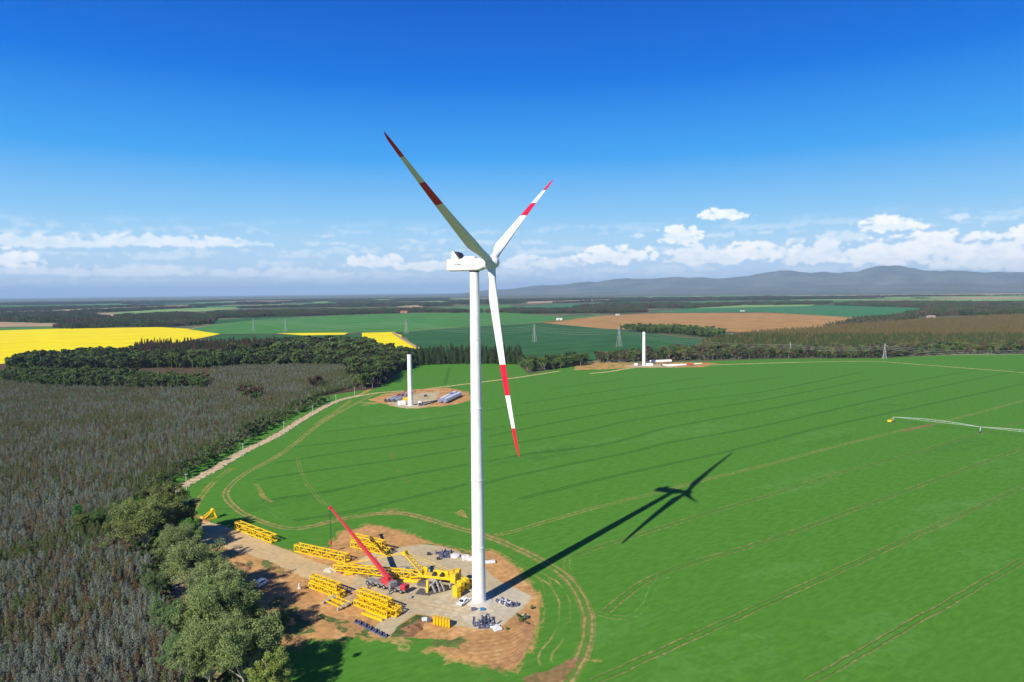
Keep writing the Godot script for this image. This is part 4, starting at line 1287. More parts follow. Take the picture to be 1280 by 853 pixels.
func red_crane():
	var red := wear(mat("crane_red", lin(0.58, 0.045, 0.055), 0.4), 0.02, 0.2, 0.3)
	var grey := wear(mat("crane_grey", lin(0.30, 0.30, 0.31), 0.6), 0.02, 0.35, 0.3)
	var dark := mat("dark_steel", lin(0.035, 0.035, 0.04), 0.6)
	var a := ground(460, 729)
	var b := ground(509, 742)
	var t := thing("mobile_crane", "red telescopic mobile crane with its boom raised on the gravel", "crane", a, along(a, b))
	var l := a.distance_to(b)
	var m := MB.new()
	m.box(Transform3D(Basis(), Vector3(l * 0.5, 1.25, 0)), Vector3(l, 0.6, 2.6), 0.1)
	part(t, "chassis", m, grey)
	for i in 7:
		for s in [-1, 1]:
			wheel(t, Vector3(1.0 + i * (l - 2.6) / 6.0, 0.75, s * 1.25), 0.75, 0.5)
	m = MB.new()
	m.box(Transform3D(Basis(), Vector3(l - 1.1, 2.1, 0)), Vector3(2.2, 1.5, 2.7), 0.25)
	var cab := part(t, "driver_cab", m, red)
	m = MB.new()
	m.box(Transform3D(Basis(), Vector3(l + 0.03, 2.35, 0)), Vector3(0.06, 0.75, 2.2))
	part(cab, "windscreen", m, mat("glass_dark", lin(0.02, 0.03, 0.04), 0.1))
	for u in [0.18, 0.72]:
		m = MB.new()
		m.box(Transform3D(Basis(), Vector3(l * u, 0.95, 0)), Vector3(0.5, 0.5, 7.4))
		for s in [-1, 1]:
			m.box(Transform3D(Basis(), Vector3(l * u, 0.45, s * 3.5)), Vector3(0.3, 0.7, 0.3))
			m.box(Transform3D(Basis(), Vector3(l * u, 0.08, s * 3.5)), Vector3(1.3, 0.14, 1.3))
		part(t, "outrigger", m, grey)
	# boom, in the crane's own axes
	var foot := Vector3(l * 0.50, 2.4, 0)
	var tip: Vector3 = t.transform.affine_inverse() * (ground(415, 692) + Vector3(0, 17.9, 0))
	var flat := Vector3(tip.x - foot.x, 0, tip.z - foot.z).normalized()
	m = MB.new()
	m.box(Transform3D(Basis(flat, Vector3.UP, flat.cross(Vector3.UP)), foot + Vector3(0, 0.1, 0) - flat * 0.8), Vector3(6.2, 1.6, 2.6), 0.2)
	part(t, "turntable_deck", m, red)
	m = MB.new()
	m.box(Transform3D(Basis(flat, Vector3.UP, flat.cross(Vector3.UP)), foot + Vector3(0, 0.2, 0) - flat * 3.6), Vector3(1.7, 1.7, 2.9), 0.15)
	part(t, "counterweight", m, grey)
	m = MB.new()
	var out := flat.cross(Vector3.UP)
	m.box(Transform3D(Basis(flat, Vector3.UP, out), foot + Vector3(0, 0.7, 0) + flat * 1.9 + out * 1.75), Vector3(1.9, 1.7, 1.0), 0.15)
	part(t, "operator_cab", m, red)
	var root := foot + Vector3(0, 1.2, 0) - flat * 1.5
	for i in 4:
		m = MB.new()
		m.bar(root.lerp(tip, i * 0.25 - (0.02 if i else 0.0)), root.lerp(tip, (i + 1) * 0.25), 1.15 - i * 0.2, 1.35 - i * 0.22)
		part(t, "boom_stage", m, red)
	m = MB.new()
	m.tube(foot + flat * 2.0 + Vector3(0, 0.6, 0), root.lerp(tip, 0.22) - Vector3(0, 0.8, 0), 0.32, 0.24, 10)
	part(t, "lift_ram", m, grey)
	m = MB.new()
	m.bar(tip - flat * 0.6, tip + flat * 0.9 + Vector3(0, 0.1, 0), 1.0, 0.9)
	part(t, "boom_head", m, red)
	var hook := tip + flat * 0.8
	m = MB.new()
	for s in [-0.2, 0.2]:
		m.bar(hook + Vector3(s, 0, 0), Vector3(hook.x + s, 4.6, hook.z), 0.09)
	part(t, "hoist_rope", m, dark)
	m = MB.new()
	m.box(Transform3D(Basis(), Vector3(hook.x, 4.0, hook.z)), Vector3(0.9, 1.3, 0.6), 0.12)
	m.bar(Vector3(hook.x, 3.4, hook.z), Vector3(hook.x, 2.7, hook.z), 0.22)
	part(t, "hook_block", m, red)
	# two slings hang from the hook
	m = MB.new()
	for s in [-1, 1]:
		m.bar(Vector3(hook.x, 2.75, hook.z), Vector3(hook.x + s * 0.9, 1.0, hook.z), 0.1)
	part(t, "sling", m, red)

func crawler_crane():
	var yel := wear(mat("crane_yellow", lin(0.80, 0.52, 0.006), 0.45), 0.02, 0.12, 0.25)
	var steel := wear(mat("track_steel", lin(0.17, 0.165, 0.17), 0.6, 0.2), 0.02, 0.4, 0.4)
	var dark := mat("dark_steel", lin(0.035, 0.035, 0.04), 0.6)
	var pale := wear(mat("pale_steel", lin(0.46, 0.45, 0.43), 0.6), 0.02, 0.3, 0.4)
	var t := thing("crawler_crane", "yellow crawler crane with lattice boom lowered along the ground", "crane", Vector3(-28, 0, -231), PI - 0.27)
	for s in [-1, 1]:
		var tr := MB.new()
		var rings := []
		for i in 24:
			var a := TAU * i / 24
			rings.append([Vector3(3.8 * signf(cos(a)) + 0.75 * cos(a), 0.78 + 0.75 * sin(a), s * 3.4 - 0.65), Vector3(3.8 * signf(cos(a)) + 0.75 * cos(a), 0.78 + 0.75 * sin(a), s * 3.4 + 0.65)])
		for i in 24:
			var j := (i + 1) % 24
			tr.quad(rings[i][0], rings[i][1], rings[j][1], rings[j][0])
			tr.tri(Vector3(0, 0.78, s * 3.4 + 0.65), rings[i][1], rings[j][1])
			tr.tri(Vector3(0, 0.78, s * 3.4 - 0.65), rings[j][0], rings[i][0])
		var o := part(t, "crawler_track", tr, steel)
		var shoes := MB.new()
		for i in 18:
			shoes.box(Transform3D(Basis(), Vector3(-3.9 + i * 0.46, 1.56, s * 3.4)), Vector3(0.36, 0.1, 1.36))
		part(o, "track_shoes", shoes, steel)
		var fr := MB.new()
		fr.box(Transform3D(Basis(), Vector3(0, 0.8, s * 2.62)), Vector3(6.4, 0.8, 0.3))
		part(o, "track_frame", fr, yel)
	var m := MB.new()
	m.box(Transform3D(Basis(), Vector3(0, 1.15, 0)), Vector3(3.6, 0.9, 5.4), 0.15)
	m.tube(Vector3(0, 1.5, 0), Vector3(0, 2.05, 0), 1.5, 1.5, 24)
	part(t, "car_body", m, pale)
	m = MB.new()
	m.box(Transform3D(Basis(), Vector3(-1.4, 2.45, 0)), Vector3(12.2, 0.85, 3.2), 0.12)
	part(t, "slewing_deck", m, yel)
	m = MB.new()
	m.box(Transform3D(Basis(), Vector3(-2.6, 3.55, 0.9)), Vector3(5.6, 1.4, 1.3), 0.15)
	var eng := part(t, "engine_house", m, yel)
	m = MB.new()
	for i in 6:
		m.box(Transform3D(Basis(), Vector3(-4.8 + i * 0.85, 3.6, 1.57)), Vector3(0.45, 0.8, 0.05))
	part(eng, "louvre", m, dark)
	for x in [-0.6, -3.4]:
		m = MB.new()
		m.tube(Vector3(x, 3.35, -1.5), Vector3(x, 3.35, 0.1), 0.62, 0.62, 18)
		part(t, "winch_drum", m, dark)
	m = MB.new()
	m.box(Transform3D(Basis(), Vector3(3.9, 3.35, 2.15)), Vector3(2.1, 1.9, 1.2), 0.2)
	var cab := part(t, "operator_cab", m, yel)
	m = MB.new()
	m.box(Transform3D(Basis(), Vector3(4.97, 3.55, 2.15)), Vector3(0.05, 1.1, 0.95))
	m.box(Transform3D(Basis(), Vector3(4.0, 3.6, 2.77)), Vector3(1.5, 0.9, 0.05))
	part(cab, "window", m, mat("glass_dark", lin(0.02, 0.03, 0.04), 0.1))
	for s in [-1, 1]:
		for k in 4:
			m = MB.new()
			m.box(Transform3D(Basis(), Vector3(-8.2, 2.2 + k * 0.75, s * 1.75)), Vector3(1.9, 0.7, 2.6), 0.1)
			part(t, "counterweight_block", m, yel)
	m = MB.new()
	m.tube(Vector3(-7.0, 4.4, -1.0), Vector3(-7.0, 4.4, 1.0), 0.75, 0.75, 20)
	part(t, "luffing_drum", m, yel)
	# derrick mast leaning over the boom
	var apex := Vector3(10.6, 9.6, 0)
	m = MB.new()
	for s in [-1, 1]:
		m.bar(Vector3(3.4, 2.9, s * 1.5), apex + Vector3(0, 0, s * 0.7), 0.42)
	for k in 6:
		var u := (k + 1) / 7.0
		m.bar(Vector3(3.4, 2.9, -1.5).lerp(apex + Vector3(0, 0, -0.7), u), Vector3(3.4, 2.9, 1.5).lerp(apex + Vector3(0, 0, 0.7), u), 0.22)
	part(t, "derrick_mast", m, yel)
	m = MB.new()
	m.tube(apex - Vector3(0, 0, 1.0), apex + Vector3(0, 0, 1.0), 0.75, 0.75, 18)
	part(t, "mast_sheaves", m, yel)
	m = MB.new()
	for s in [-0.8, 0.8]:
		m.bar(apex + Vector3(0, 0, s), Vector3(34.0, 3.2, s), 0.16)
		m.bar(apex + Vector3(0, 0, s), Vector3(-6.6, 4.6, s), 0.1)
	part(t, "pendant_ropes", m, yel)
	# boom foot and boom on the ground
	m = MB.new()
	for s in [-1, 1]:
		m.bar(Vector3(4.4, 2.3, s * 1.3), Vector3(8.0, 1.5, s * 1.1), 0.4)
		m.bar(Vector3(4.4, 2.3, s * 1.3), Vector3(8.0, 3.4, s * 1.1), 0.34)
	part(t, "boom_foot", m, yel)
	var boom := Node3D.new()
	boom.name = "lattice_boom"
	t.add_child(boom)
	lattice(boom, 30.0, 2.7, 2.6, 0.7, yel, 8.0, 0.85, 0.36)
	for x in [14.0, 24.0, 35.0]:
		m = MB.new()
		m.box(Transform3D(Basis(), Vector3(x, 0.42, 0)), Vector3(0.8, 0.84, 3.0))
		part(t, "timber_bearer", m, mat("timber", lin(0.24, 0.15, 0.07), 0.9))
	m = MB.new()
	m.box(Transform3D(Basis(), Vector3(6.2, 0.1, 5.6)), Vector3(5.2, 0.2, 2.2))
	m.box(Transform3D(Basis(), Vector3(-0.4, 0.1, 5.6)), Vector3(5.2, 0.2, 1.2))
	var pl := thing("steel_mat", "grey steel ground mat lying beside the crawler crane", "mat", Vector3(-28, 0, -231), PI - 0.27 + PI)
	m = MB.new()
	for i in 4:
		m.box(Transform3D(Basis(), Vector3(-2.0 + i * 1.3, 0.12, -8.0)), Vector3(1.22, 0.2, 4.4))
	pl.position = Vector3(-28, 0, -231)
	pl.rotation.y = PI - 0.27
	part(pl, "plate", m, steel)

func van(called: String, label: String, at: Vector3, turn: float, open_bed: bool):
	var white := mat("vehicle_white", lin(0.72, 0.73, 0.74), 0.3)
	var glass := mat("glass_dark", lin(0.02, 0.03, 0.04), 0.1)
	var t := thing(called, label, "vehicle", at, turn)
	var rings := []
	var prof := [[0.45, -2.45], [1.0, -2.5], [1.0, -1.5], [1.75, -0.75], [1.85, -0.2], [1.85, 0.75], [1.0, 0.95], [1.0, 2.45], [0.45, 2.5]] if open_bed else [[0.45, -2.5], [1.0, -2.55], [1.25, -1.9], [2.05, -1.2], [2.2, -0.6], [2.2, 2.35], [2.0, 2.5], [0.45, 2.55]]
	for z in [-0.95, -0.9, 0.9, 0.95]:
		var ring := []
		for p in prof:
			ring.append(Vector3(p[1] * (0.99 if absf(z) > 0.92 else 1.0), p[0] - (0.06 if absf(z) > 0.92 and p[0] > 0.6 else 0.0), z))
		rings.append(ring)
	var m := MB.new()
	for i in rings.size() - 1:
		for j in prof.size():
			var k := (j + 1) % prof.size()
			m.quad(rings[i][j], rings[i + 1][j], rings[i + 1][k], rings[i][k])
	for e in [0, 3]:
		var idx := Geometry2D.triangulate_polygon(PackedVector2Array(prof.map(func(p): return Vector2(p[1], p[0]))))
		for i in range(0, idx.size(), 3):
			m.tri(rings[e][idx[i]], rings[e][idx[i + 1]], rings[e][idx[i + 2]])
	part(t, "body", m, white)
	for s in [-1, 1]:
		m = MB.new()
		m.box(Transform3D(Basis(), Vector3(0.0 if open_bed else 0.6, 1.45 if open_bed else 1.7, s * 0.955)), Vector3(1.3 if open_bed else 2.9, 0.45, 0.03))
		part(t, "side_window", m, glass)
		for x in [-1.55, 1.55]:
			wheel(t, Vector3(x, 0.38, s * 0.82), 0.38, 0.26)
	m = MB.new()
	var wa := Vector3(-1.42, 1.12, 0) if open_bed else Vector3(-1.8, 1.38, 0)
	var wb := Vector3(-0.82, 1.7, 0) if open_bed else Vector3(-1.28, 1.98, 0)
	var o := Vector3(-0.03, 0.03, 0)
	m.quad(wa + o + Vector3(0, 0, -0.78), wa + o + Vector3(0, 0, 0.78), wb + o + Vector3(0, 0, 0.74), wb + o + Vector3(0, 0, -0.74))
	part(t, "windscreen", m, glass)

func block(called: String, label: String, category: String, at: Vector3, turn: float, size: Vector3, m: Material, group: String):
	# a stackable box with rounded edges, lifting lugs and two skids
	var t := thing(called, label, category, at, turn, group)
	var b := MB.new()
	b.box(Transform3D(Basis(), Vector3(0, size.y * 0.5 + 0.12, 0)), size, minf(0.12, size.x * 0.08))
	part(t, "body", b, m)
	for s in [-1, 1]:
		var k := MB.new()
		k.box(Transform3D(Basis(), Vector3(s * size.x * 0.32, 0.06, 0)), Vector3(size.x * 0.14, 0.12, size.z * 0.98))
		part(t, "skid", k, mat("dark_steel", lin(0.035, 0.035, 0.04), 0.6))
		k = MB.new()
		k.box(Transform3D(Basis(), Vector3(s * size.x * 0.3, size.y + 0.2, 0)), Vector3(0.12, 0.18, size.z * 0.3))
		part(t, "lifting_lug", k, m)

func cradle(label: String, at: Vector3, turn: float, l: float, w: float, h: float, m: Material):
	# open steel frame used to ship tower and blade parts
	var t := thing("transport_frame", label, "steel frame", at, turn, "blue shipping frames on the pad")
	for s in [-1, 1]:
		var b := MB.new()
		b.bar(Vector3(-l * 0.5, 0.17, s * w * 0.5), Vector3(l * 0.5, 0.17, s * w * 0.5), 0.34)
		part(t, "base_beam", b, m)
	for x in [-0.45, 0.0, 0.45]:
		var b := MB.new()
		b.bar(Vector3(x * l, 0.2, -w * 0.5), Vector3(x * l, 0.2, w * 0.5), 0.4)
		part(t, "cross_beam", b, m)
		if x != 0.0:
			for s in [-1, 1]:
				b = MB.new()
				b.bar(Vector3(x * l, 0.2, s * w * 0.45), Vector3(x * l * 0.9, h, s * w * 0.3), 0.3)
				part(t, "post", b, m)
			b = MB.new()
			b.bar(Vector3(x * l * 0.9, h, -w * 0.3), Vector3(x * l * 0.9, h, w * 0.3), 0.34)
			part(t, "top_beam", b, m)

func pole(px: Array):
	var conc := mat("pole_concrete", lin(0.52, 0.50, 0.46), 0.8)
	var t := thing("utility_pole", "pale concrete utility pole beside the dirt road and hedge", "utility pole", ground(px[0], px[1]), 0.1, "utility poles along the dirt road")
	var m := MB.new()
	m.tube(Vector3(0, -0.2, 0), Vector3(0, 8.4, 0), 0.21, 0.13, 10)
	part(t, "pole", m, conc)
	m = MB.new()
	m.box(Transform3D(Basis(), Vector3(0, 7.9, 0)), Vector3(2.0, 0.14, 0.14))
	part(t, "crossarm", m, conc)
	for x in [-0.9, 0.0, 0.9]:
		m = MB.new()
		m.tube(Vector3(x, 7.95, 0), Vector3(x, 8.25, 0), 0.06, 0.05, 8)
		part(t, "insulator", m, mat("insulator", lin(0.2, 0.12, 0.1), 0.3))

var arms := []
func pylon(px: Array, h: float, turn: float, label: String):
	var steel := mat("pylon_steel", lin(0.50, 0.51, 0.52), 0.5, 0.2)
	var at := ground(px[0], px[1])
	var t := thing("pylon", label, "pylon", at, turn, "lattice pylons crossing the fields")
	var wide := func(y: float) -> float: return lerpf(h * 0.105, h * 0.022, minf(y / (h * 0.72), 1.0))
	for i in 4:
		var s := Vector3(1 if i & 1 else -1, 0, 1 if i & 2 else -1)
		var l := MB.new()
		l.bar(Vector3(s.x * wide.call(0.0), 0, s.z * wide.call(0.0)), Vector3(s.x * wide.call(h * 0.72), h * 0.72, s.z * wide.call(h * 0.72)), 0.22)
		l.bar(Vector3(s.x * wide.call(h * 0.72), h * 0.72, s.z * wide.call(h * 0.72)), Vector3(s.x * 0.15, h, s.z * 0.15), 0.18)
		part(t, "leg", l, steel)
	var b := MB.new()
	var y := 0.0
	while y < h * 0.86:
		var d: float = maxf(1.6, wide.call(y) * 1.7)
		for s in [-1, 1]:
			b.bar(Vector3(-wide.call(y), y, s * wide.call(y)), Vector3(wide.call(y + d), y + d, s * wide.call(y + d)), 0.15)
			b.bar(Vector3(wide.call(y), y, s * wide.call(y)), Vector3(-wide.call(y + d), y + d, s * wide.call(y + d)), 0.15)
			b.bar(Vector3(s * wide.call(y), y, -wide.call(y)), Vector3(s * wide.call(y + d), y + d, wide.call(y + d)), 0.15)
		y += d
	part(t, "bracing", b, steel)
	var ends := []
	for k in 3:
		var yy := h * (0.70 + k * 0.11)
		var half := h * (0.12 - k * 0.012)
		for s in [-1, 1]:
			var a := MB.new()
			a.bar(Vector3(0, yy, -0.4), Vector3(s * half, yy + 0.2, 0), 0.2)
			a.bar(Vector3(0, yy, 0.4), Vector3(s * half, yy + 0.2, 0), 0.2)
			a.bar(Vector3(0, yy + h * 0.05, 0), Vector3(s * half, yy + 0.25, 0), 0.16)
			a.bar(Vector3(s * half, yy + 0.2, 0), Vector3(s * half, yy - 1.2, 0), 0.14)
			part(t, "crossarm", a, steel)
			ends.append(t.transform * Vector3(s * half, yy - 1.2, 0))
	arms.append(ends)

func span(a: Array, b: Array):
	var t := thing("power_line", "sagging power cables strung between lattice pylons over the fields", "power line", Vector3(a[0].x, 0, a[0].z), 0.0, "cables between the pylons")
	var off := Vector3(a[0].x, 0, a[0].z)
	for k in a.size():
		var m := MB.new()
		for i in 12:
			var u := i / 12.0
			var v := (i + 1) / 12.0
			var sag: float = a[k].distance_to(b[k]) * 0.03
			m.bar(a[k].lerp(b[k], u) - off - Vector3(0, sag * 4.0 * u * (1 - u), 0), a[k].lerp(b[k], v) - off - Vector3(0, sag * 4.0 * v * (1 - v), 0), 0.06)
		part(t, "cable", m, mat("cable", lin(0.42, 0.43, 0.44), 0.5, 0.3))

func shed(px: Array, label: String, size: Vector3, turn: float, wall: Color, roofc: Color):
	var t := thing("farm_shed", label, "shed", ground(px[0], px[1], -0.3), turn, "farm buildings on the plain")
	var m := MB.new()
	m.box(Transform3D(Basis(), Vector3(0, size.y * 0.5, 0)), size)
	part(t, "wall", m, mat("wall" + str(wall), wall, 0.8))
	m = MB.new()
	var x := size.x * 0.53
	var z := size.z * 0.56
	var top := size.y + size.z * 0.28
	m.quad(Vector3(-x, size.y - 0.1, z), Vector3(x, size.y - 0.1, z), Vector3(x, top, 0), Vector3(-x, top, 0))
	m.quad(Vector3(x, size.y - 0.1, -z), Vector3(-x, size.y - 0.1, -z), Vector3(-x, top, 0), Vector3(x, top, 0))
	m.tri(Vector3(x, size.y - 0.1, z), Vector3(x, size.y - 0.1, -z), Vector3(x, top, 0))
	m.tri(Vector3(-x, size.y - 0.1, -z), Vector3(-x, size.y - 0.1, z), Vector3(-x, top, 0))
	m.quad(Vector3(-x, size.y - 0.1, -z), Vector3(x, size.y - 0.1, -z), Vector3(x, size.y - 0.1, z), Vector3(-x, size.y - 0.1, z))
	part(t, "roof", m, mat("roof" + str(roofc), roofc, 0.6))
	m = MB.new()
	m.box(Transform3D(Basis(), Vector3(0, size.y * 0.35, size.z * 0.5)), Vector3(size.x * 0.18, size.y * 0.7, 0.1))
	part(t, "door", m, mat("dark_steel", lin(0.035, 0.035, 0.04), 0.6))

func stub_tower(px: Array, h: float, label: String):
	var white: Material = mats["turbine_white"]
	var t := thing("tower_stub", label, "tower", ground(px[0], px[1]))
	var f := MB.new()
	f.lathe(Transform3D(), [[4.4, 0.0], [4.3, 0.12], [2.9, 0.3], [2.6, 0.42], [0.0, 0.42]], 32)
	part(t, "foundation", f, mats["concrete"])
	for i in 2:
		var y0 := 0.42 if i == 0 else h * 0.42
		var y1 := h * 0.42 if i == 0 else h
		var s := MB.new()
		s.lathe(Transform3D(), [[2.28 - y0 * 0.006, y0], [2.28 - y0 * 0.006, y0 + 0.2], [2.2 - y0 * 0.006, y0 + 0.25], [2.2 - y1 * 0.006, y1 - 0.01]], 36)
		part(t, "tower_section", s, white)
	var c := MB.new()
	c.lathe(Transform3D(), [[2.0 - h * 0.006 + 0.15, h - 0.01], [1.6, h + 0.02], [0.0, h + 0.02]], 36)
	part(t, "flange", c, mats["track_steel"])

func lying_tower(a: Array, b: Array, r: float, label: String):
	var p := ground(a[0], a[1])
	var q := ground(b[0], b[1])
	var l := p.distance_to(q)
	var t := thing("tower_segment", label, "tower segment", p, along(p, q), "white tower segments lying on the sites")
	var m := MB.new()
	m.tube(Vector3(0, r + 0.35, 0), Vector3(l, r + 0.35, 0), r, r * 0.96, 32, false)
	part(t, "shell", m, mats["turbine_white"])
	for x in [0.02, l - 0.02]:
		m = MB.new()
		m.tube(Vector3(x - 0.05, r + 0.35, 0), Vector3(x + 0.05, r + 0.35, 0), r * 0.95, r * 0.95, 32)
		part(t, "end_cover", m, mat("cover_blue", lin(0.16, 0.18, 0.30), 0.7))
	for x in [0.12, 0.88]:
		m = MB.new()
		m.box(Transform3D(Basis(), Vector3(l * x, 0.35, 0)), Vector3(0.6, 0.7, r * 1.9))
		part(t, "saddle", m, mat("frame_blue", lin(0.075, 0.085, 0.15), 0.6))

func lying_blade(a: Array, b: Array, label: String):
	var p := ground(a[0], a[1])
	var q := ground(b[0], b[1])
	var l := p.distance_to(q)
	var t := thing("turbine_blade", label, "turbine blade", Vector3(p.x, 1.6, p.z), along(p, q), "spare blades lying on the sites")
	var pieces := []
	for w in [[1.4, 0.52], [0.52, 0.68], [0.68, 0.85], [0.85, 1.0]]:
		pieces.append(blade_piece(w[0] if w[0] > 1.0 else RADIUS * w[0], RADIUS * w[1], Vector3.RIGHT, Vector3.UP, Vector3.FORWARD, 8))
	var k := l / RADIUS
	for i in 4:
		for j in pieces[i].v.size():
			pieces[i].v[j] = Vector3(pieces[i].v[j].x * k, pieces[i].v[j].y * 0.7, pieces[i].v[j].z)
	var body := MB.new()
	body.v = pieces[0].v + pieces[2].v
	body.n = pieces[0].n + pieces[2].n
	body.c = pieces[0].c + pieces[2].c
	part(t, "shell", body, mats["turbine_white"])
	part(t, "red_band", pieces[1], mats["turbine_red"])
	part(t, "red_tip", pieces[3], mats["turbine_red"])
	var rootcap := MB.new()
	rootcap.tube(Vector3(1.0, 0, 0), Vector3(1.5, 0, 0), 1.35, 1.35, 20)
	part(t, "root_cover", rootcap, mats["dark_steel"])
	for x in [0.04, 0.62]:
		var m := MB.new()
		m.box(Transform3D(Basis(), Vector3(l * x, -1.2, 0)), Vector3(0.5, 0.8, 2.4))
		m.box(Transform3D(Basis(), Vector3(l * x, -0.6, 1.1)), Vector3(0.4, 1.6, 0.2))
		m.box(Transform3D(Basis(), Vector3(l * x, -0.6, -1.1)), Vector3(0.4, 1.6, 0.2))
		part(t, "support", m, mats["frame_blue"])

func heap(called: String, label: String, category: String, at: Vector3, r: float, m: Material, seed_: int, group := ""):
	# a low mound of earth or stone
	var f := FastNoiseLite.new()
	f.seed = seed_
	f.frequency = 0.5 / r
	f.fractal_octaves = 4
	var mb := MB.new()
	var g := []
	for i in 9:
		var row := []
		for j in 20:
			var u := i / 8.0
			var a := TAU * j / 20
			var rr := r * u * (1.0 + f.get_noise_2d(cos(a) * r, sin(a) * r) * 0.6)
			var p := Vector3(cos(a) * rr * 1.5, 0, sin(a) * rr)
			p.y = maxf(-0.05, r * 0.42 * (1.0 - u * u) * (1.0 + f.get_noise_2d(p.x * 2.0, p.z * 2.0))) if i < 8 else -0.05
			row.append(p)
		g.append(row)
	for i in 8:
		for j in 20:
			var k := (j + 1) % 20
			mb.quad(g[i][k], g[i][j], g[i + 1][j], g[i + 1][k])
	var o := part(self, numbered(called), mb, m)
	o.position = at
	tag(o, label, category, group)

func build_site():
	var yel: Material = mats["crane_yellow"]
	var blue := mat("frame_blue", lin(0.075, 0.085, 0.15), 0.6)
	var white := mat("crate_white", lin(0.62, 0.61, 0.60), 0.6)
	boom_section([297, 661], [343, 679], 2.9, 3.0, 0.0, "long yellow lattice boom section lying alone beside the haul road", yel)
	boom_section([371, 689], [434, 703], 2.9, 2.8, 0.0, "long yellow lattice boom section under the red crane's hook", yel)
	boom_section([441, 683], [486, 694], 2.8, 2.3, 0.0, "yellow lattice boom section at the bottom of the stack behind the red boom", yel)
	boom_section([442, 683], [480, 692.5], 2.6, 2.2, 2.62, "yellow lattice boom section on top of the stack behind the red boom", yel)
	boom_section([390, 734], [428, 748], 2.8, 2.0, 0.0, "yellow lattice boom section at the bottom of the pair beside the axle frames", yel)
	boom_section([391, 734], [424, 746.5], 2.4, 1.9, 2.3, "yellow lattice boom section on top of the pair beside the axle frames", yel)
	boom_section([446, 756], [487, 772], 2.6, 2.0, 0.0, "yellow lattice boom section in the front row of the stacked pile", yel)
	boom_section([452, 750], [495, 765], 2.6, 2.0, 0.0, "yellow lattice boom section in the back row of the stacked pile", yel)
	boom_section([450, 752], [488, 766.5], 2.4, 1.9, 2.3, "yellow lattice boom section lying on top of the stacked pile", yel)
	boom_section([492, 772], [499, 766], 2.2, 2.2, 0.0, "short yellow boom butt at the end of the stacked pile", yel)
	# axle frames
	for q in [[408, 752, 430, 762], [413, 748, 437, 758]]:
		var a := ground(q[0], q[1])
		var b := ground(q[2], q[3])
		var t := thing("axle_frame", "low yellow transport frame on pale rollers beside the boom sections", "frame", a, along(a, b), "low yellow transport frames")
		var l := a.distance_to(b)
		for s in [-1, 1]:
			var m := MB.new()
			m.bar(Vector3(0, 0.75, s * 0.9), Vector3(l, 0.75, s * 0.9), 0.35)
			part(t, "side_beam", m, yel)
		for x in [0.08, 0.92]:
			var m := MB.new()
			m.tube(Vector3(l * x, 0.5, -2.0), Vector3(l * x, 0.5, 2.0), 0.48, 0.48, 14)
			part(t, "roller", m, mats["pale_steel"])
		for x in [0.35, 0.65]:
			var m := MB.new()
			m.bar(Vector3(l * x, 0.75, -0.9), Vector3(l * x, 0.75, 0.9), 0.3)
			part(t, "cross_beam", m, yel)
	for q in [[452, 768, 478, 777], [458, 764, 484, 774]]:
		var a := ground(q[0], q[1])
		var b := ground(q[2], q[3])
		var t := thing("steel_beam", "flat yellow steel beam lying in front of the stacked pile", "beam", a, along(a, b), "flat yellow beams")
		var l := a.distance_to(b)
		for y in [0.06, 0.6]:
			var m := MB.new()
			m.box(Transform3D(Basis(), Vector3(l * 0.5, y, 0)), Vector3(l, 0.12, 0.6))
			part(t, "beam_flange", m, yel)
		var w := MB.new()
		w.box(Transform3D(Basis(), Vector3(l * 0.5, 0.33, 0)), Vector3(l, 0.41, 0.14))
		part(t, "web", w, yel)
	# small yellow A-frame by the trees
	var af := thing("boom_head_frame", "small yellow boom head frame standing near the dirt road trees", "crane part", ground(261, 649), 0.7)
	af.scale = Vector3.ONE * 1.35
	for s in [-1, 1]:
		var m := MB.new()
		m.bar(Vector3(-2.2, 0.2, s * 1.1), Vector3(1.4, 2.6, s * 0.6), 0.5)
		m.bar(Vector3(2.2, 0.2, s * 1.1), Vector3(1.4, 2.6, s * 0.6), 0.5)
		m.bar(Vector3(-2.2, 0.2, s * 1.1), Vector3(2.2, 0.2, s * 1.1), 0.4)
		part(af, "side_frame", m, yel)
	var sh := MB.new()
	sh.tube(Vector3(1.4, 2.6, -0.9), Vector3(1.4, 2.6, 0.9), 0.6, 0.6, 16)
	sh.tube(Vector3(-2.0, 0.6, -1.2), Vector3(-2.0, 0.6, 1.2), 0.5, 0.5, 16)
	part(af, "sheaves", sh, yel)
	# yellow ballast
	for i in 6:
		var p := ground(543 + i * 3.6, 779.5 + i * 0.75)
		block("ballast_block", "upright yellow ballast block in the row at the pad's lower edge", "counterweight", p, 0.06, Vector3(0.72, 2.1, 2.3), yel, "yellow ballast blocks in a row")
	for q in [[571, 746, 0], [571, 746, 1], [576, 740, 0], [576, 740, 1], [582, 736, 0], [582, 736, 1], [587, 732, 0]]:
		var p := ground(q[0], q[1])
		block("ballast_stack", "yellow ballast slab stacked between the crawler crane and the tower", "counterweight", p + Vector3(0, q[2] * 1.92, 0), 0.7, Vector3(1.7, 1.62, 2.5), yel, "yellow ballast slabs stacked beside the tower")
	block("yellow_crate", "yellow steel crate lying behind the haul road near rubble", "crate", ground(436, 719), 0.3, Vector3(3.0, 0.9, 1.3), yel, "")
	block("yellow_tray", "flat yellow steel tray beside the red crane", "tray", ground(516, 727), -0.15, Vector3(5.8, 0.7, 2.8), yel, "")
	# vehicles
	van("pickup_truck", "white pickup truck parked beside the turbine tower", ground(579.5, 755), 1.0, true)
	van("white_van", "white van parked on bare soil in tree shade", ground(327, 732), along(ground(334, 728), ground(320, 736)), false)
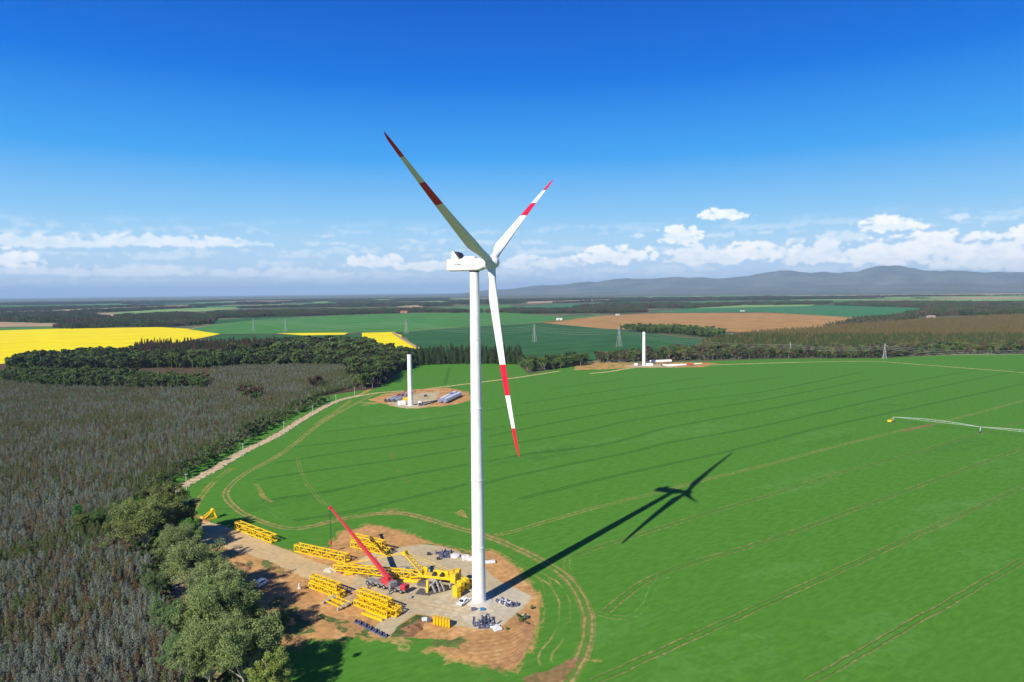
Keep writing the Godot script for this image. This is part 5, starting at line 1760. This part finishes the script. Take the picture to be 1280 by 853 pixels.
	# blue shipping frames and white crates
	for q in [[598, 781, 0.35, 3.2, 1.8, 2.4], [605, 784, 0.1, 3.4, 2.0, 2.1], [612, 782, -0.5, 3.0, 1.8, 2.6], [607, 778, 0.9, 2.6, 1.6, 2.0]]:
		cradle("dark blue steel shipping frame in the cluster before the turbine", ground(q[0], q[1]), q[2], q[3], q[4], q[5], blue)
	for q in [[625, 752, 0.5], [631, 754, 0.4], [637, 757, 0.5], [643, 757.5, 0.3]]:
		cradle("low blue shipping frame beside the tower's shadow", ground(q[0], q[1]), q[2], 2.4, 1.5, 0.9, blue)
	for q in [[549, 692, 0.2], [554, 695, 0.5], [560, 691, -0.3], [557, 697, 0.1]]:
		cradle("blue shipping frame on the gravel behind the crawler crane", ground(q[0], q[1]), q[2], 3.0, 1.6, 1.0, blue)
	for q in [[618, 784, 3.2, 0.35, 2.0, -0.2, "flat white crate beside the blue frames before the turbine"], [622, 788, 2.6, 0.5, 1.6, 0.5, "flat white crate at the pad's lower corner"], [628, 752, 3.4, 0.3, 1.8, 0.45, "flat white crate under the low blue frames near shadow"], [636, 755, 3.0, 0.3, 1.8, 0.45, "flat white crate farthest along the low blue frames"], [582, 700, 2.6, 1.5, 2.2, 0.3, "white wrapped crate behind the tower at the gravel edge"], [588, 701, 2.0, 1.2, 2.0, 0.1, "small white wrapped crate behind the tower"], [613, 704, 3.6, 0.7, 1.8, 0.2, "white crate on soil behind the tower"], [531, 776, 1.8, 0.7, 1.4, 0.2, "white sack pile left of the yellow ballast row"]]:
		block("white_crate", q[6], "crate", ground(q[0], q[1]), q[5], Vector3(q[2], q[3], q[4]), white, "white crates on the pad")
	block("blue_crate", "small blue crate beside the yellow ballast row", "crate", ground(536.5, 777.5), 0.2, Vector3(1.3, 0.9, 1.2), blue, "")
	block("cable_box", "violet-grey box standing at the tower's foot", "box", ground(592, 763), 0.3, Vector3(1.5, 0.7, 1.0), mat("box_violet", lin(0.10, 0.09, 0.16), 0.6), "")
	block("toolbox", "bright blue toolbox standing at the tower's foot", "box", ground(603, 763), 0.1, Vector3(1.5, 0.6, 1.0), mat("box_blue", lin(0.02, 0.16, 0.36), 0.5), "")
	# round white tank lid
	var lid := MB.new()
	lid.lathe(Transform3D(), [[1.9, 0.0], [1.9, 0.5], [1.6, 0.75], [0.0, 0.95]], 28)
	var lo := part(self, "round_cover", lid, white)
	lo.position = ground(569, 696)
	tag(lo, "round white fibreglass cover lying behind the crawler crane", "cover")
	# rods under blue sheets
	for i in 6:
		var a := ground(448 + i * 6.4, 779 + i * 3.3)
		cradle("blue covered rack in the row along the site's lower edge", a, -0.45, 2.4, 1.1, 0.7, blue)
	# earth and rubble heaps
	var earth := soil("heap_earth", lin(0.30, 0.15, 0.06), lin(0.46, 0.26, 0.12), 25)
	earth.uv1_triplanar = true
	earth.uv1_scale = Vector3.ONE * 0.15
	var brown := soil("heap_brown", lin(0.14, 0.075, 0.04), lin(0.24, 0.13, 0.07), 26)
	brown.uv1_triplanar = true
	brown.uv1_scale = Vector3.ONE * 0.15
	var rubble := soil("heap_rubble", lin(0.34, 0.30, 0.24), lin(0.55, 0.50, 0.42), 27)
	rubble.uv1_triplanar = true
	rubble.uv1_scale = Vector3.ONE * 0.3
	heap("earth_heap", "reddish earth heap on the bank in the trees' shade", "earth heap", ground(352, 778), 3.4, earth, 1)
	heap("earth_heap", "orange earth heap beside the haul road and trees", "earth heap", ground(288, 712), 4.2, earth, 2)
	heap("earth_heap", "small orange heap beneath the yellow boom head frame", "earth heap", ground(250, 652), 2.6, earth, 3)
	heap("earth_ridge", "dark brown earth ridge beside the grass at pad's edge", "earth heap", ground(515, 786), 2.2, brown, 4)
	heap("rubble_heap", "pale rubble heap beside the haul road", "rubble", ground(414, 714), 2.0, rubble, 5)
	heap("rubble_heap", "reddish rubble heap beside the yellow crate", "rubble", ground(427, 716), 1.6, soil("heap_red", lin(0.38, 0.12, 0.08), lin(0.5, 0.2, 0.14), 28), 6)
	heap("stone_heap", "small pale stone heap at the pad's right corner", "rubble", ground(654, 771), 1.2, rubble, 7)
	var shrub := make_broadleaf(91, 2.4, 1.5, 16, 24, 0.45, 0.1)
	for q in [[648, 774, 0.7], [656, 775, 0.7], [651, 778, 0.55], [665, 762, 0.5], [634, 788, 0.35], [658, 781, 0.45]]:
		var o := thing("shrub", "green shrub growing at the corner of the gravel pad", "shrub", ground(q[0], q[1]), rng.randf() * TAU, "shrubs at the pad corner")
		o.scale = Vector3.ONE * q[2]
		share(o, "trunk", shrub.trunk)
		share(o, "crown", shrub.crown, leaf_mat(MID_GREEN))
	# planks beside the red crane
	for i in 5:
		var p := ground(452 + (i % 3) * 3.0, 718 + i * 1.1)
		block("timber_stack", "short timber bearer in the litter beside the red crane", "timber", p, 0.9, Vector3(0.6, 0.3, 3.0), mat("timber", lin(0.24, 0.15, 0.07), 0.9), "timber bearers beside the red crane")
	# grey stand of spare track frames in front of the crawler crane
	var sp := thing("track_frame_stand", "grey steel track frames leaning together before the crawler crane", "steel frame", ground(543, 739), 0.5)
	for q in [[-1.6, 0.9], [0.0, 1.3], [1.6, 1.0]]:
		var fb := MB.new()
		fb.bar(Vector3(q[0] - 1.0, 0.3, -1.6), Vector3(q[0] + 0.4, 3.2 * q[1], 0.6), 0.7, 0.5)
		fb.bar(Vector3(q[0] + 0.4, 3.2 * q[1], 0.6), Vector3(q[0] + 1.2, 0.3, 2.0), 0.5, 0.4)
		part(sp, "leaning_frame", fb, mats["pale_steel"])
	var yb := MB.new()
	yb.bar(Vector3(-2.8, 0.2, 0.4), Vector3(-2.3, 4.2, -0.4), 0.7, 0.4)
	part(sp, "yellow_prop", yb, yel)
	yb = MB.new()
	yb.box(Transform3D(Basis(), Vector3(0, 0.15, 0.2)), Vector3(5.6, 0.3, 4.0))
	part(sp, "base_plate", yb, mats["track_steel"])
	for q in [[497, 715, 0.3, "dark"], [507, 712, 0.8, "grey"], [519, 716, 0.1, "dark"], [477, 716, 0.5, "grey"], [445, 716, 0.2, "dark"], [559, 738, 0.4, "dark"], [563, 733, 0.9, "grey"], [548, 700, 0.2, "dark"], [536, 694, 0.2, "dark"], [420, 748, 0.3, "grey"], [512, 748, 0.2, "grey"]]:
		block("tool_crate", q[3] + " tool crate standing among the crane parts", "crate", ground(q[0], q[1]), q[2], Vector3(1.4, 0.8, 1.0), mats["dark_steel"] if q[3] == "dark" else mats["pale_steel"], "tool crates among the crane parts")
	# person-sized marker by the van
	var mk := thing("marker_post", "white marker post with concrete foot beside the haul road", "post", ground(374, 736))
	var mm := MB.new()
	mm.tube(Vector3.ZERO, Vector3(0, 1.8, 0), 0.3, 0.26, 12)
	part(mk, "post", mm, white)
	mm = MB.new()
	mm.box(Transform3D(Basis(), Vector3(0, 0.15, 0)), Vector3(1.2, 0.3, 1.2))
	part(mk, "foot", mm, mats["concrete"])

func build_far_sites():
	stub_tower([513, 507], 45.6, "short white unfinished tower between the lying blades and tower segments")
	lying_tower([550, 504], [569, 494.5], 2.1, "white tower segment lying next to the dark beams")
	lying_tower([556, 504.5], [575, 495.5], 2.1, "white tower segment lying at the outer edge of bare soil")
	lying_blade([481, 503], [509, 492.5], "white blade with red tip lying outermost beside the short tower")
	lying_blade([486, 503], [514, 492.5], "white blade with red tip lying in the middle of three")
	lying_blade([492, 503], [521, 492.5], "white blade with red tip lying closest to the short tower")
	block("nacelle_housing", "white nacelle housing standing at the short tower's foot", "nacelle", ground(502, 506.5), 0.3, Vector3(6.5, 3.6, 3.8), mats["turbine_white"], "")
	var hubt := thing("rotor_hub", "white rotor hub on a stand beside the dark beams", "rotor hub", ground(525, 507), 0.5)
	var hm := MB.new()
	hm.lathe(Transform3D(), [[1.5, 0.5], [2.0, 1.0], [2.05, 2.6], [1.7, 3.3], [1.0, 3.8], [0.0, 4.0]], 28)
	part(hubt, "shell", hm, mats["turbine_white"])
	for k in 3:
		hm = MB.new()
		var dd := Vector3(cos(TAU * k / 3.0), 0, sin(TAU * k / 3.0))
		hm.tube(dd * 1.2 + Vector3(0, 1.8, 0), dd * 2.4 + Vector3(0, 1.8, 0), 1.25, 1.25, 20)
		part(hubt, "blade_socket", hm, mats["dark_steel"])
	hm = MB.new()
	hm.tube(Vector3.ZERO, Vector3(0, 0.6, 0), 1.9, 1.7, 20)
	part(hubt, "stand", hm, mats["frame_blue"])
	block("yellow_container", "yellow container behind the white nacelle housing", "container", ground(507, 501), 0.2, Vector3(5.0, 3.0, 2.5), mats["crane_yellow"], "")
	var a := ground(530, 507)
	var b := ground(546, 502.5)
	var t := thing("lifting_beam", "dark lifting beam lying between the rotor hub and tower segments", "beam", a, along(a, b))
	var m := MB.new()
	m.bar(Vector3(0, 0.5, 0), Vector3(a.distance_to(b), 0.5, 0), 0.9)
	part(t, "beam", m, mats["dark_steel"])
	block("dark_crate", "dark crate on the gravel behind the rotor hub", "crate", ground(532, 496), 0.1, Vector3(3.2, 1.6, 2.0), mats["dark_steel"], "")
	stub_tower([805, 457], 44.7, "short white unfinished tower beside the single lying blade")
	lying_tower([812, 454.6], [839, 453.6], 2.1, "white tower segment lying behind the single blade")
	lying_blade([826, 458.2], [887, 456.6], "white blade with red bands lying alone beside the wheat")
	block("white_container", "white container left of the far short tower", "container", ground(795, 457), 0.1, Vector3(4.5, 2.8, 3.0), mats["turbine_white"], "")
	block("site_cabin", "white site cabin right of the far short tower", "cabin", ground(812, 457.3), 0.1, Vector3(9.0, 3.0, 3.2), mats["turbine_white"], "")
	for q in [[800, 457.6], [803, 456]]:
		cradle("blue frame at the foot of the far short tower", ground(q[0], q[1]), 0.2, 4.0, 2.0, 2.0, mats["frame_blue"])

func pivot():
	# wheeled irrigation line crossing the wheat
	var steel := mat("galvanised", lin(0.55, 0.57, 0.58), 0.4, 0.3)
	var a := ground(1117, 528)
	var b := ground(1226, 541)
	var dir := (b - a).normalized()
	var l := a.distance_to(b)
	var t := thing("irrigation_pivot", "long galvanised wheeled irrigation line standing in the wheat", "irrigation machine", a, along(a, b))
	for s in 4:
		var p := MB.new()
		var arch := func(u: float) -> float: return 3.9 + 1.3 * sin(PI * u)
		for i in 10:
			p.bar(Vector3((s + i / 10.0) * l, arch.call(i / 10.0), 0), Vector3((s + (i + 1) / 10.0) * l, arch.call((i + 1) / 10.0), 0), 0.24)
		part(t, "pipe", p, steel)
		var q := MB.new()
		for z in [-1, 1]:
			for i in 10:
				var u0 := i / 10.0
				var u1 := (i + 1) / 10.0
				var y0: float = arch.call(u0) - 1.3 * sin(PI * u0)
				var y1: float = arch.call(u1) - 1.3 * sin(PI * u1)
				q.bar(Vector3((s + u0) * l, y0, z * sin(PI * u0) * 0.8), Vector3((s + u1) * l, y1, z * sin(PI * u1) * 0.8), 0.08)
				q.bar(Vector3((s + u0) * l, y0, z * sin(PI * u0) * 0.8), Vector3((s + u0) * l, arch.call(u0), 0), 0.07)
		part(t, "truss", q, steel)
	for s in 5:
		var w := MB.new()
		for z in [-1, 1]:
			w.bar(Vector3(s * l, 3.9, 0), Vector3(s * l, 0.7, z * 2.0), 0.16)
		w.bar(Vector3(s * l, 0.8, -2.0), Vector3(s * l, 0.8, 2.0), 0.2)
		part(t, "wheel_frame", w, steel)
		for z in [-1, 1]:
			var y := MB.new()
			y.tube(Vector3(s * l - 0.18, 0.6, z * 2.0), Vector3(s * l + 0.18, 0.6, z * 2.0), 0.6, 0.6, 16)
			part(t, "wheel", y, mats["rubber"])
	var k := MB.new()
	k.box(Transform3D(Basis(), Vector3(-2.4, 0.8, 0.6)), Vector3(2.8, 1.4, 1.6), 0.2)
	k.bar(Vector3(-2.4, 1.5, 0.6), Vector3(0, 3.6, 0), 0.2)
	part(t, "pump_unit", k, mats["crane_yellow"])

func _ready():
	rng.seed = 2024
	var cam := Camera3D.new()
	cam.name = "camera"
	cam.fov = rad_to_deg(2.0 * atan(426.5 / FOCAL))
	cam.near = 0.5
	cam.far = 120000.0
	cam.transform = Transform3D(eye_basis, EYE)
	add_child(cam)
	cam.current = true
	var env := Environment.new()
	env.background_mode = Environment.BG_SKY
	var sky := Sky.new()
	var pano := PanoramaSkyMaterial.new()
	pano.panorama = ImageTexture.create_from_image(sky_image())
	sky.sky_material = pano
	env.sky = sky
	env.tonemap_mode = Environment.TONE_MAPPER_LINEAR
	env.tonemap_exposure = EXPO
	env.sdfgi_enabled = true
	env.ssao_enabled = true
	env.ssil_enabled = true
	env.fog_enabled = true
	env.fog_density = 0.000033
	env.fog_light_color = Color(0.72, 0.87, 1.0)
	var we := WorldEnvironment.new()
	we.name = "environment"
	we.environment = env
	add_child(we)
	var sun := DirectionalLight3D.new()
	sun.name = "sun"
	sun.light_energy = 1.6
	sun.light_angular_distance = 0.5
	sun.light_color = Color(1.0, 0.965, 0.91)
	sun.shadow_enabled = true
	add_child(sun)
	sun.look_at_from_position(Vector3.ZERO, -SUN_DIR)
	var t0 := Time.get_ticks_msec()
	build_plain()
	build_field()
	print("field ", Time.get_ticks_msec() - t0)
	build_trees()
	print("trees ", Time.get_ticks_msec() - t0)
	build_turbine()
	red_crane()
	crawler_crane()
	build_site()
	build_far_sites()
	for q in [[233, 612], [304, 571], [355, 541], [391, 520], [420, 505], [443, 494], [475, 478]]:
		pole(q)
	var rows := [[[317, 414], 34.0, "pylon above the yellow canola beside the wood"], [[357, 415], 34.0, "pylon beyond the wood between two canola strips"], [[508, 418], 37.0, "pylon at the bend of the earth track beside canola"], [[668, 428], 36.0, "pylon in the middle of the dark green field"], [[774, 434], 38.0, "pylon in the dark green field beside the far tower"], [[988, 447], 22.0, "short pylon behind the wheat beside scrub"], [[1106, 449], 22.0, "short pylon standing in scrub where the field track ends"], [[1330, 455], 24.0, "pylon farther along the line behind the wheat"]]
	for i in rows.size():
		var p := ground(rows[maxi(i - 1, 0)][0][0], rows[maxi(i - 1, 0)][0][1])
		var q := ground(rows[mini(i + 1, rows.size() - 1)][0][0], rows[mini(i + 1, rows.size() - 1)][0][1])
		pylon(rows[i][0], rows[i][1], along(p, q) + PI / 2, rows[i][2])
	for i in rows.size() - 1:
		span(arms[i], arms[i + 1])
	pivot()
	shed([463, 390], "long reddish shed among trees beyond the green field", Vector3(60, 6, 18), 0.2, lin(0.35, 0.22, 0.17), lin(0.25, 0.11, 0.08))
	shed([505, 391.5], "reddish farmhouse at the edge of the green field", Vector3(34, 6, 16), -0.1, lin(0.4, 0.2, 0.14), lin(0.32, 0.12, 0.08))
	shed([372, 393.5], "white shed on the track beyond the green field", Vector3(22, 5, 12), 0.1, lin(0.6, 0.58, 0.55), lin(0.5, 0.5, 0.5))
	shed([699, 400.5], "white sheds at the corner of the ploughed field", Vector3(20, 5, 9), 0.0, lin(0.62, 0.6, 0.56), lin(0.5, 0.5, 0.5))
	shed([772, 394.5], "white shed on the far side of the ploughed field", Vector3(16, 4, 8), 0.2, lin(0.5, 0.48, 0.44), lin(0.45, 0.45, 0.45))
	shed([928, 389.8], "white shed between ploughed and teal fields", Vector3(18, 4, 9), 0.1, lin(0.45, 0.43, 0.4), lin(0.4, 0.4, 0.4))
	shed([1164, 397.5], "pinkish shed at the corner of the brown plantation", Vector3(26, 5, 10), 0.1, lin(0.4, 0.28, 0.22), lin(0.36, 0.27, 0.22))
	shed([688, 391.5], "pale shed among the trees beyond the green field", Vector3(26, 6, 14), 0.3, lin(0.6, 0.57, 0.52), lin(0.5, 0.48, 0.45))
	print("done ", Time.get_ticks_msec() - t0)
